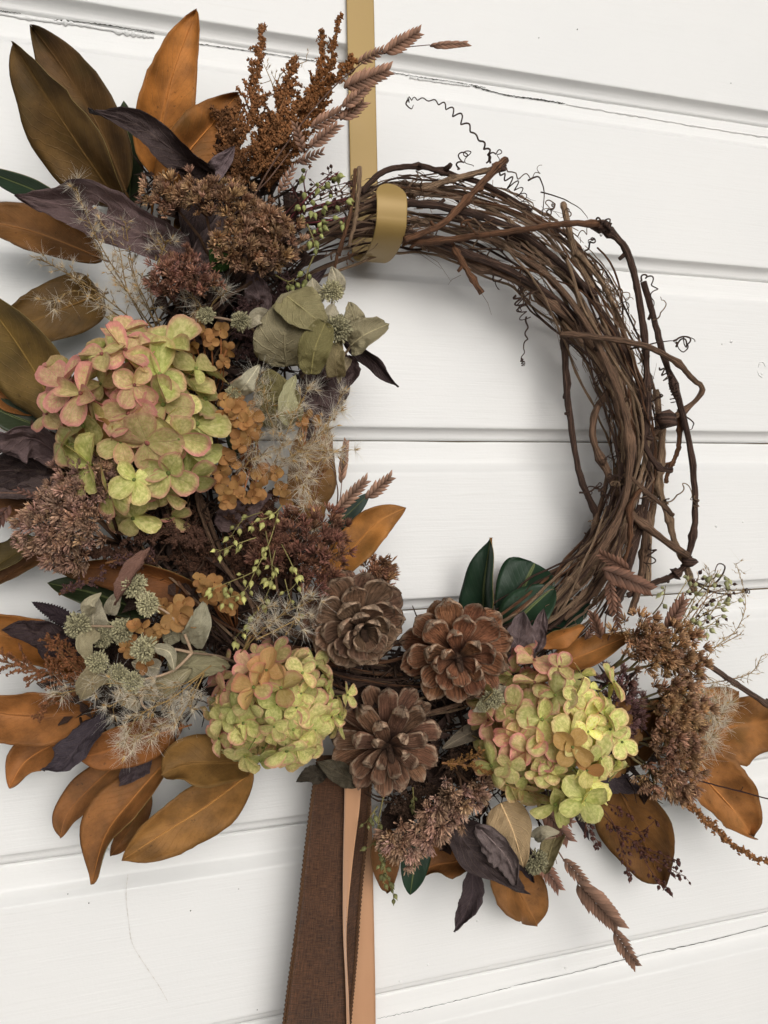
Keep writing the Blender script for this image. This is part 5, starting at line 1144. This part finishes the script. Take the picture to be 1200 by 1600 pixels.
fluffy('white fluffy grass plume in the middle beside the rust florets', [[(400, 770, .07), (430, 720, .085), (455, 660, .095), (480, 610, .095)], [(400, 770, .07), (450, 720, .085), (500, 680, .09), (535, 615, .09)], [(405, 765, .07), (460, 710, .09), (540, 705, .09)], [(395, 760, .07), (400, 700, .09), (395, 640, .09), (405, 580, .09)], [(440, 690, .09), (420, 650, .095), (410, 610, .095)], [(450, 700, .085), (480, 760, .09), (495, 840, .09)], [(460, 700, .085), (500, 720, .09), (515, 650, .09)], [(380, 745, .075), (390, 720, .09), (440, 700, .095)]], 190, 23, bare=.22, color=(.52, .33, .12))
fluffy('white fluffy grass plume lying over the orange leaf at lower left', [[(330, 1040, .09), (285, 1070, .10), (230, 1075, .105), (170, 1068, .105), (90, 1085, .10)], [(320, 1050, .09), (270, 1090, .105), (215, 1120, .11), (195, 1165, .11)], [(310, 1060, .09), (280, 1110, .105), (240, 1140, .11), (200, 1150, .11)], [(320, 1050, .09), (300, 1090, .10), (275, 1130, .105)], [(260, 1090, .1), (210, 1085, .105), (170, 1105, .105)]], 100, 24, bare=.08)
fluffy('fluffy grass plume lying across the top of the pale green hydrangea', [[(375, 1020, .10), (410, 985, .115), (450, 955, .12), (495, 935, .12)], [(380, 1015, .1), (400, 970, .11), (420, 945, .115)], [(400, 1000, .11), (450, 975, .12), (480, 960, .12)]], 36, 22, bare=.15)
fluffy('pale fluff beside the lowest bristly cluster at right', [[(1060, 1200, .07), (1095, 1150, .08), (1120, 1090, .08)], [(1060, 1200, .07), (1100, 1160, .08), (1135, 1110, .08)], [(1070, 1190, .07), (1110, 1130, .08), (1105, 1080, .08)]], 44, 26, bare=.05)
fluffy('thin airy straw grass sprays reaching right above the leaves', [[(1080, 1090, .05), (1110, 1020, .06), (1150, 985, .06), (1165, 940, .06), (1150, 880, .06)], [(1090, 1070, .05), (1140, 1062, .06), (1175, 1050, .06), (1190, 1025, .06)], [(1070, 1010, .05), (1110, 960, .06), (1130, 930, .06)], [(1080, 1020, .05), (1120, 1010, .06), (1158, 990, .06)], [(1060, 980, .05), (1100, 930, .055), (1120, 895, .055)], [(1085, 1040, .05), (1115, 1065, .06), (1140, 1072, .06)], [(1050, 1000, .05), (1080, 950, .06), (1090, 905, .06)], [(1060, 1000, .05), (1110, 940, .06), (1160, 925, .06)], [(1060, 1010, .055), (1100, 980, .065), (1130, 975, .065)], [(1070, 1000, .055), (1105, 930, .065), (1108, 890, .065)]], 190, 13, bare=1.0, color=(.48, .32, .14), twig=16)
fluffy('few dry grass awns among the rusty seed plumes', [[(430, 150, .06), (440, 115, .065), (480, 95, .065)], [(430, 150, .06), (425, 130, .065), (412, 100, .065)]], 14, 13, bare=1.0, color=(.45, .3, .14))

# ---------------------------------------------------------------- oat grass
oats('oat grass with many flat spikelets crossing the gold hanger', [[(395, 310, .08), (430, 250, .09), (490, 170, .1), (545, 115, .1), (600, 80, .1), (672, 70, .1)], [(400, 300, .08), (420, 280, .09), (455, 235, .09)], [(470, 250, .09), (500, 210, .095), (540, 175, .095)]],
     [((560, 98, .10), (606, 74, .10), 22), ((600, 84, .102), (664, 44, .104), 28), ((672, 72, .10), (736, 68, .10), 9), ((538, 138, .105), (619, 104, .108), 46), ((536, 168, .105), (580, 132, .105), 34), ((532, 188, .10), (577, 155, .10), 34), ((486, 200, .10), (542, 168, .10), 36), ((484, 230, .105), (536, 190, .105), 28), ((474, 238, .105), (458, 185, .105), 26), ((464, 255, .105), (510, 234, .105), 22), ((436, 302, .10), (462, 255, .10), 26)])
oats('oat grass with two pink brown spikelets right of the fluffy middle', [[(518, 838, .07), (528, 800, .08), (550, 780, .085)], [(515, 840, .07), (528, 770, .08), (512, 705, .08)], [(520, 835, .07), (530, 790, .08), (534, 755, .08)]],
     [((528, 796, .085), (580, 742, .09), 36), ((572, 780, .085), (618, 738, .088), 34), ((533, 755, .08), (542, 682, .08), 13), ((522, 828, .08), (540, 790, .085), 20)], (.34, .20, .135))
oats('oat grass with seven brown spikelets before the right vine stems', [[(945, 1010, .06), (950, 950, .075), (985, 905, .08)], [(1040, 1010, .07), (1045, 975, .08)], [(950, 1000, .07), (965, 960, .08), (960, 930, .08)]],
     [((985, 892, .085), (930, 860, .085), 28), ((940, 890, .085), (1028, 926, .09), 44), ((952, 905, .086), (958, 962, .086), 30), ((962, 930, .084), (966, 990, .084), 26), ((940, 998, .085), (922, 948, .085), 34), ((1042, 982, .085), (1075, 926, .09), 40), ((915, 1000, .08), (930, 975, .08), 20)], (.215, .112, .075))
oats('hanging oat grass with the lowest spikelets at bottom right', [[(860, 1310, .06), (885, 1350, .065), (910, 1385, .065), (960, 1455, .065)]],
     [((880, 1344, .065), (924, 1388, .066), 26), ((902, 1378, .067), (976, 1458, .068), 42), ((958, 1454, .066), (999, 1516, .066), 28)], (.27, .155, .105))
oats('brown oat spikelets tucked right under the yellow green hydrangea', [[(820, 1240, .05), (850, 1270, .06), (870, 1350, .06)]],
     [((845, 1258, .07), (896, 1322, .07), 48), ((838, 1335, .055), (880, 1398, .055), 36), ((860, 1262, .065), (900, 1290, .065), 30)], (.20, .105, .075))
oats('oat spikelets at the left edge beside the reddish brown leaf', [[(90, 785, .07), (40, 772, .075), (-10, 770, .075)]],
     [((60, 778, .078), (20, 762, .078), 18), ((15, 790, .078), (-30, 850, .078), 26)], (.17, .085, .065))

# ---------------------------------------------------------------- rust florets
rust_sprig('rust florets under the top mint heads above the largest hydrangea', (330, 640, .06), [(278, 520, .09), (298, 512, .095), (318, 520, .095), (330, 535, .095), (345, 515, .095), (300, 540, .09), (355, 545, .09), (285, 505, .085), (350, 565, .085), (312, 500, .085)], 14)
rust_sprig('dense rust florets in the middle between hydrangea and fluff', (395, 760, .06), [(350, 625, .10), (368, 620, .10), (355, 648, .105), (378, 640, .105), (352, 662, .10), (380, 660, .105), (372, 684, .10), (388, 682, .10), (395, 655, .095), (362, 640, .11), (400, 668, .09), (392, 640, .09), (376, 694, .10)], 16, tone=1.1)
rust_sprig('lower rust florets on thin stalks above the dark seed mass', (400, 700, .06), [(350, 770, .095), (365, 765, .10), (378, 778, .10), (358, 782, .10), (395, 775, .095), (402, 765, .09), (345, 755, .09), (372, 750, .09), (350, 712, .09), (365, 722, .085), (345, 735, .085), (430, 740, .09), (410, 742, .085)], 16)
rust_sprig('rust florets scattered on the tan leaf under the fluff', (470, 830, .055), [(440, 765, .075), (450, 780, .075), (470, 770, .075), (478, 785, .075), (505, 735, .075), (480, 800, .07), (510, 690, .08), (480, 650, .085), (495, 660, .085), (472, 655, .085)], 13)
rust_sprig('rust florets left of the yellow green seed capsules', (370, 990, .055), [(318, 918, .09), (325, 935, .09), (345, 925, .09), (352, 945, .09), (362, 950, .09), (335, 910, .085), (312, 905, .085), (370, 935, .085)], 15)
rust_sprig('two rust florets on a stalk above the pale mint leaf', (310, 1010, .075), [(284, 948, .10), (275, 968, .10), (292, 970, .10), (283, 958, .105)], 20)
rust_sprig('rust florets mixed among the lower left mint heads', (250, 1040, .06), [(212, 978, .10), (222, 980, .10), (252, 982, .10), (240, 990, .095), (256, 945, .09), (200, 1000, .09), (205, 1020, .09), (228, 1040, .095), (196, 1012, .09), (265, 955, .09)], 15)
rust_sprig('rust florets beside the right hydrangea under the bristly clusters', (960, 1190, .05), [(970, 1105, .075), (975, 1125, .075), (965, 1140, .075), (985, 1170, .075), (975, 1190, .075), (960, 1205, .075), (955, 1155, .07), (990, 1150, .07)], 15, tone=.7)

# ---------------------------------------------------------------- capsules and berries
YG = (.58, .56, .20)
spray('yellow green seed capsules hanging over the dark middle', [[(435, 800, .09), (420, 850, .10), (400, 890, .105), (380, 925, .105), (350, 935, .105)], [(415, 830, .095), (425, 900, .105), (405, 950, .105), (365, 1000, .105)], [(410, 800, .09), (380, 812, .1), (360, 840, .1)], [(440, 850, .095), (455, 880, .105), (465, 905, .105), (450, 925, .105)], [(400, 840, .095), (370, 850, .1), (340, 862, .1)], [(440, 790, .09), (425, 805, .1), (390, 820, .1)], [(430, 860, .095), (425, 885, .105), (428, 905, .105)], [(405, 890, .1), (370, 905, .1), (330, 920, .1)], [(445, 905, .1), (455, 940, .105), (470, 960, .105)]], 13, 21, YG, 'seed capsule sprays', tw=.0003)
spray('green seed capsules on red stalks beside the gold hook', [[(440, 360, .06), (470, 320, .075), (500, 290, .08), (530, 268, .08)], [(470, 330, .07), (500, 320, .08), (540, 310, .08)], [(480, 310, .07), (475, 285, .08), (480, 265, .08)], [(470, 350, .065), (510, 345, .08), (540, 340, .08)], [(490, 370, .065), (495, 360, .075), (500, 350, .075)]], 13, 17, (.40, .42, .15), 'seed capsule sprays', stemcol=(.15, .035, .04))
spray('dark shrivelled seed heads around the green capsules by the hook', [[(440, 340, .06), (480, 300, .07), (520, 270, .07)], [(450, 350, .06), (500, 300, .07), (545, 285, .07)], [(450, 380, .06), (470, 330, .07), (450, 280, .07)], [(460, 350, .06), (520, 320, .07), (550, 310, .07)]], 8, 9, (.10, .05, .036), 'dark berry sprays', name='berry_sprig', part='berry', stemcol=(.12, .04, .035))
spray('tiny green capsules beneath the wide golden bristly cluster', [[(480, 350, .08), (488, 370, .085), (492, 385, .085)], [(430, 430, .07), (450, 440, .075), (460, 435, .075)], [(490, 400, .07), (480, 425, .075), (478, 440, .075)]], 14, 14, (.36, .38, .13), 'seed capsule sprays')
spray('small green seed sprig hanging beside the peach ribbon', [[(600, 1240, .055), (590, 1300, .06), (598, 1345, .06), (615, 1400, .06)], [(590, 1260, .055), (572, 1285, .06)], [(592, 1310, .055), (575, 1325, .06)], [(600, 1350, .06), (600, 1365, .06), (598, 1380, .06)], [(645, 1230, .06), (648, 1270, .065)]], 11, 10, (.22, .22, .085), 'seed capsule sprays', twig=6)
spray('pale green seed capsules beside the curled tendril at right', [[(1050, 1000, .06), (1080, 940, .07), (1120, 900, .07), (1140, 905, .07)], [(1040, 980, .06), (1060, 930, .07), (1080, 900, .07)], [(1060, 1000, .06), (1100, 960, .07), (1150, 940, .07)], [(1020, 960, .06), (1035, 940, .07), (1040, 915, .07)], [(1060, 990, .06), (1095, 985, .07), (1125, 965, .07)]], 12, 20, (.55, .55, .28), 'seed capsule sprays', stemcol=(.35, .28, .13))
spray('dark little seeds among the pale green capsules at right', [[(1060, 1000, .055), (1085, 960, .065), (1110, 930, .065), (1140, 915, .065)], [(1060, 990, .055), (1100, 970, .065), (1130, 960, .065)], [(1050, 970, .055), (1070, 930, .065), (1090, 905, .065)]], 9, 18, (.08, .04, .03), 'dark berry sprays', name='berry_sprig', part='berry', stemcol=(.2, .12, .07))
spray('sprig of dark red berries over the big hanging brown leaf', [[(925, 1255, .055), (970, 1300, .065), (1010, 1325, .065), (1060, 1345, .065)], [(930, 1250, .055), (960, 1290, .065), (975, 1340, .065), (985, 1365, .065)], [(960, 1290, .06), (1000, 1300, .065), (1025, 1280, .065)], [(990, 1315, .06), (1025, 1345, .065), (1072, 1370, .065)], [(940, 1265, .055), (915, 1290, .065), (938, 1318, .065)], [(1000, 1330, .06), (1020, 1365, .065), (1042, 1386, .065)], [(935, 1250, .055), (960, 1260, .065), (985, 1275, .065)]], 8.5, 9, (.095, .034, .026), 'dark berry sprays', name='berry_sprig', part='berry', stemcol=(.11, .045, .03), tw=.00038)

# ---------------------------------------------------------------- grey mint
L_ = lambda *a, **k: (a[0], a[1], a[2], k)
mint('grey mint sprig with pale leaves and three heads, right of the top clusters', (470, 590, .06), [[(470, 590, .06), (500, 550, .075), (520, 510, .08)], [(500, 550, .075), (515, 490, .08), (520, 465, .08)], [(480, 570, .065), (470, 520, .075), (478, 480, .08)], [(510, 590, .07), (545, 545, .08), (560, 520, .08)]],
     [(482, 470, .09, 21, (0, .8, .6)), (519, 456, .09, 19, (.1, .6, .8)), (527, 514, .10, 24)],
     [L_([(448, 572, .08), (445, 520, .095), (462, 455, .09)], 92, SAGE, roll=-12, fold=.2), L_([(446, 462, .09), (480, 488, .105), (508, 512, .10)], 66, (.30, .26, .13), roll=-25, fold=.1), L_([(486, 584, .10), (492, 545, .11), (508, 505, .105)], 56, (.19, .165, .065), fold=-.1, prof='blunt'),
      L_([(526, 458, .08), (525, 438, .085), (518, 416, .085)], 34, PALE), L_([(492, 472, .08), (490, 455, .085), (488, 434, .085)], 32, PALE), L_([(512, 515, .09), (516, 495, .10), (522, 474, .10)], 34, PALE, roll=20),
      L_([(556, 512, .09), (552, 492, .095), (545, 472, .09)], 36, (.36, .31, .19)), L_([(548, 540, .09), (572, 522, .10), (608, 506, .09)], 52, SAGE, roll=-20, curl=.5), L_([(526, 588, .09), (524, 560, .10), (532, 530, .095)], 36, (.25, .2, .1), curl=.5),
      L_([(420, 500, .085), (402, 495, .095), (388, 515, .09)], 30, PALE), L_([(545, 560, .08), (535, 575, .09), (528, 600, .085)], 18, (.3, .24, .15))])
mint('grey mint sprig with two heads on a bent stalk above the rust florets', (420, 560, .06), [[(420, 560, .06), (400, 520, .08), (376, 500, .09)], [(376, 505, .088), (350, 498, .09), (325, 495, .09)]],
     [(376, 502, .10, 17, (.1, .4, .9)), (322, 493, .10, 15, (0, .5, .9))], [])
mint('grey mint with a pale folded leaf and hidden head in the middle', (380, 620, .06), [[(380, 640, .06), (370, 610, .08)], [(360, 600, .07), (375, 590, .08), (385, 585, .08)]],
     [(366, 613, .10, 14, (0, .8, .5))], [L_([(372, 614, .10), (386, 598, .11), (405, 570, .105)], 34, (.46, .42, .30), roll=15), L_([(432, 672, .075), (428, 625, .085), (418, 575, .085)], 88, (.20, .17, .07), roll=-15), L_([(452, 665, .09), (450, 625, .10), (462, 585, .095)], 34, (.45, .42, .24), roll=30, prof='lance')])
mint('large grey mint sprig with many heads at lower left', (375, 1035, .06), [[(375, 1038, .07), (340, 1025, .085), (300, 1020, .095)], [(300, 1020, .095), (285, 985, .10), (262, 958, .10), (238, 945, .10)], [(300, 1020, .095), (270, 1048, .10), (225, 1062, .10), (205, 1065, .10)], [(300, 1020, .095), (270, 1014, .10), (240, 1013, .10)], [(240, 990, .08), (190, 980, .09), (130, 978, .10)], [(220, 1068, .1), (222, 1100, .105), (240, 1115, .105)]],
     [(209, 914, .085, 23, (0, .3, .9)), (232, 944, .10, 21, (-.5, .3, .8)), (122, 977, .10, 23, (-.4, 0, .9)), (160, 996, .085, 18), (190, 985, .09, 22, (-.4, .1, .9)), (226, 1014, .10, 23, (-.6, .1, .8)), (152, 1035, .10, 20, (-.3, .2, .9)), (184, 1054, .10, 19, (-.3, 0, .9)), (208, 1066, .105, 19, (-.3, -.2, .9)), (146, 952, .08, 15)],
     [L_([(150, 995, .075), (145, 965, .085), (150, 928, .085)], 46, PALE), L_([(142, 960, .09), (138, 945, .1), (158, 926, .095)], 24, (.42, .37, .25)), L_([(150, 985, .095), (132, 1005, .105), (140, 1034, .10)], 32, (.36, .31, .19), curl=.4), L_([(298, 1006, .09), (312, 975, .105), (318, 940, .10)], 44, (.36, .33, .23)), L_([(262, 1040, .08), (310, 1040, .09), (360, 1040, .085)], 52, (.24, .215, .125), wave=.1),
      L_([(220, 1078, .085), (258, 1070, .095), (300, 1045, .09)], 44, SAGE), L_([(242, 1012, .105), (265, 1020, .112), (272, 1048, .108)], 22, (.40, .36, .25), curl=.4, prof='lance'), L_([(160, 1048, .095), (138, 1068, .105), (126, 1094, .10)], 42, (.27, .22, .13)), L_([(255, 1000, .085), (275, 990, .09), (298, 985, .09)], 30, (.33, .30, .2)), L_([(185, 1085, .09), (205, 1098, .1), (218, 1108, .095)], 26, (.36, .31, .21)), L_([(172, 960, .07), (178, 940, .075), (190, 925, .075)], 24, PALE), L_([(250, 1045, .08), (225, 1040, .085), (205, 1035, .085)], 30, PALE)])
mint('pale tan veined mint leaf with grey head under the right hydrangea', (790, 1255, .05), [[(790, 1255, .05), (810, 1300, .06), (835, 1340, .065)], [(810, 1300, .06), (845, 1310, .07), (868, 1308, .07)]],
     [(836, 1345, .075, 22, (.3, -.5, .8), .8), (815, 1335, .06, 14, (0, -.5, .8), .8)], [L_([(782, 1255, .085), (802, 1300, .095), (818, 1356, .09)], 70, (.44, .31, .17), fold=.12, wrinkle=.1), L_([(872, 1300, .065), (860, 1330, .075), (852, 1366, .07)], 34, (.26, .215, .11), roll=25), L_([(835, 1310, .07), (850, 1300, .08), (874, 1300, .08)], 22, PALE)])
mint('grey mint head with pale leaf between middle cone and right hydrangea', (780, 1110, .06), [[(790, 1130, .06), (775, 1110, .08), (770, 1095, .09)]],
     [(772, 1092, .10, 17, (-.2, .6, .8)), (756, 1102, .095, 12)], [L_([(770, 1110, .09), (755, 1106, .095), (738, 1112, .09)], 16, (.5, .45, .33)), L_([(795, 1090, .09), (785, 1080, .095), (776, 1070, .09)], 24, PALE), L_([(745, 1140, .06), (725, 1150, .065), (690, 1170, .06)], 30, (.2, .165, .12))])
mint('grey mint head under the lower right edge of the yellow hydrangea', (900, 1240, .05), [[(900, 1235, .05), (912, 1262, .06)]], [(912, 1265, .065, 18, (.2, -.5, .8), .7)], [L_([(905, 1250, .06), (895, 1265, .065), (890, 1285, .06)], 18, SAGE)])

# ---------------------------------------------------------------- loose twigs at the right
def twig(label, pts, r0, r1, col):
    b = MB(); pp = ppath(pts, 24); s_ = S(pp[0]); b.tube([q+jv(.0002) for q in pp], [lerp(r0, r1, i/23)*s_*(1.25 if i in (9, 16) else 1) for i in range(24)], 6)
    j = pp[16]; b.tube([j, j+Vector((.002, -.001, .004))], [r1*s_*.7, r1*s_*.5], 5)
    tag(b.obj('twig', M['bark'], None, pp[0], color=col), label, 'twig', 'loose twigs at the right')
twig('straight brown twig running off the right edge over the leaves', [(1085, 1022, .06), (1140, 1062, .062), (1190, 1095, .064), (1260, 1145, .066)], 4.5, 4.5, (.13, .08, .06))
twig('thread thin dark stem crossing the curled tip leaf at right', [(1080, 1215, .075), (1100, 1222, .075), (1150, 1235, .075), (1240, 1258, .075)], 1.4, 1.1, (.09, .04, .035))
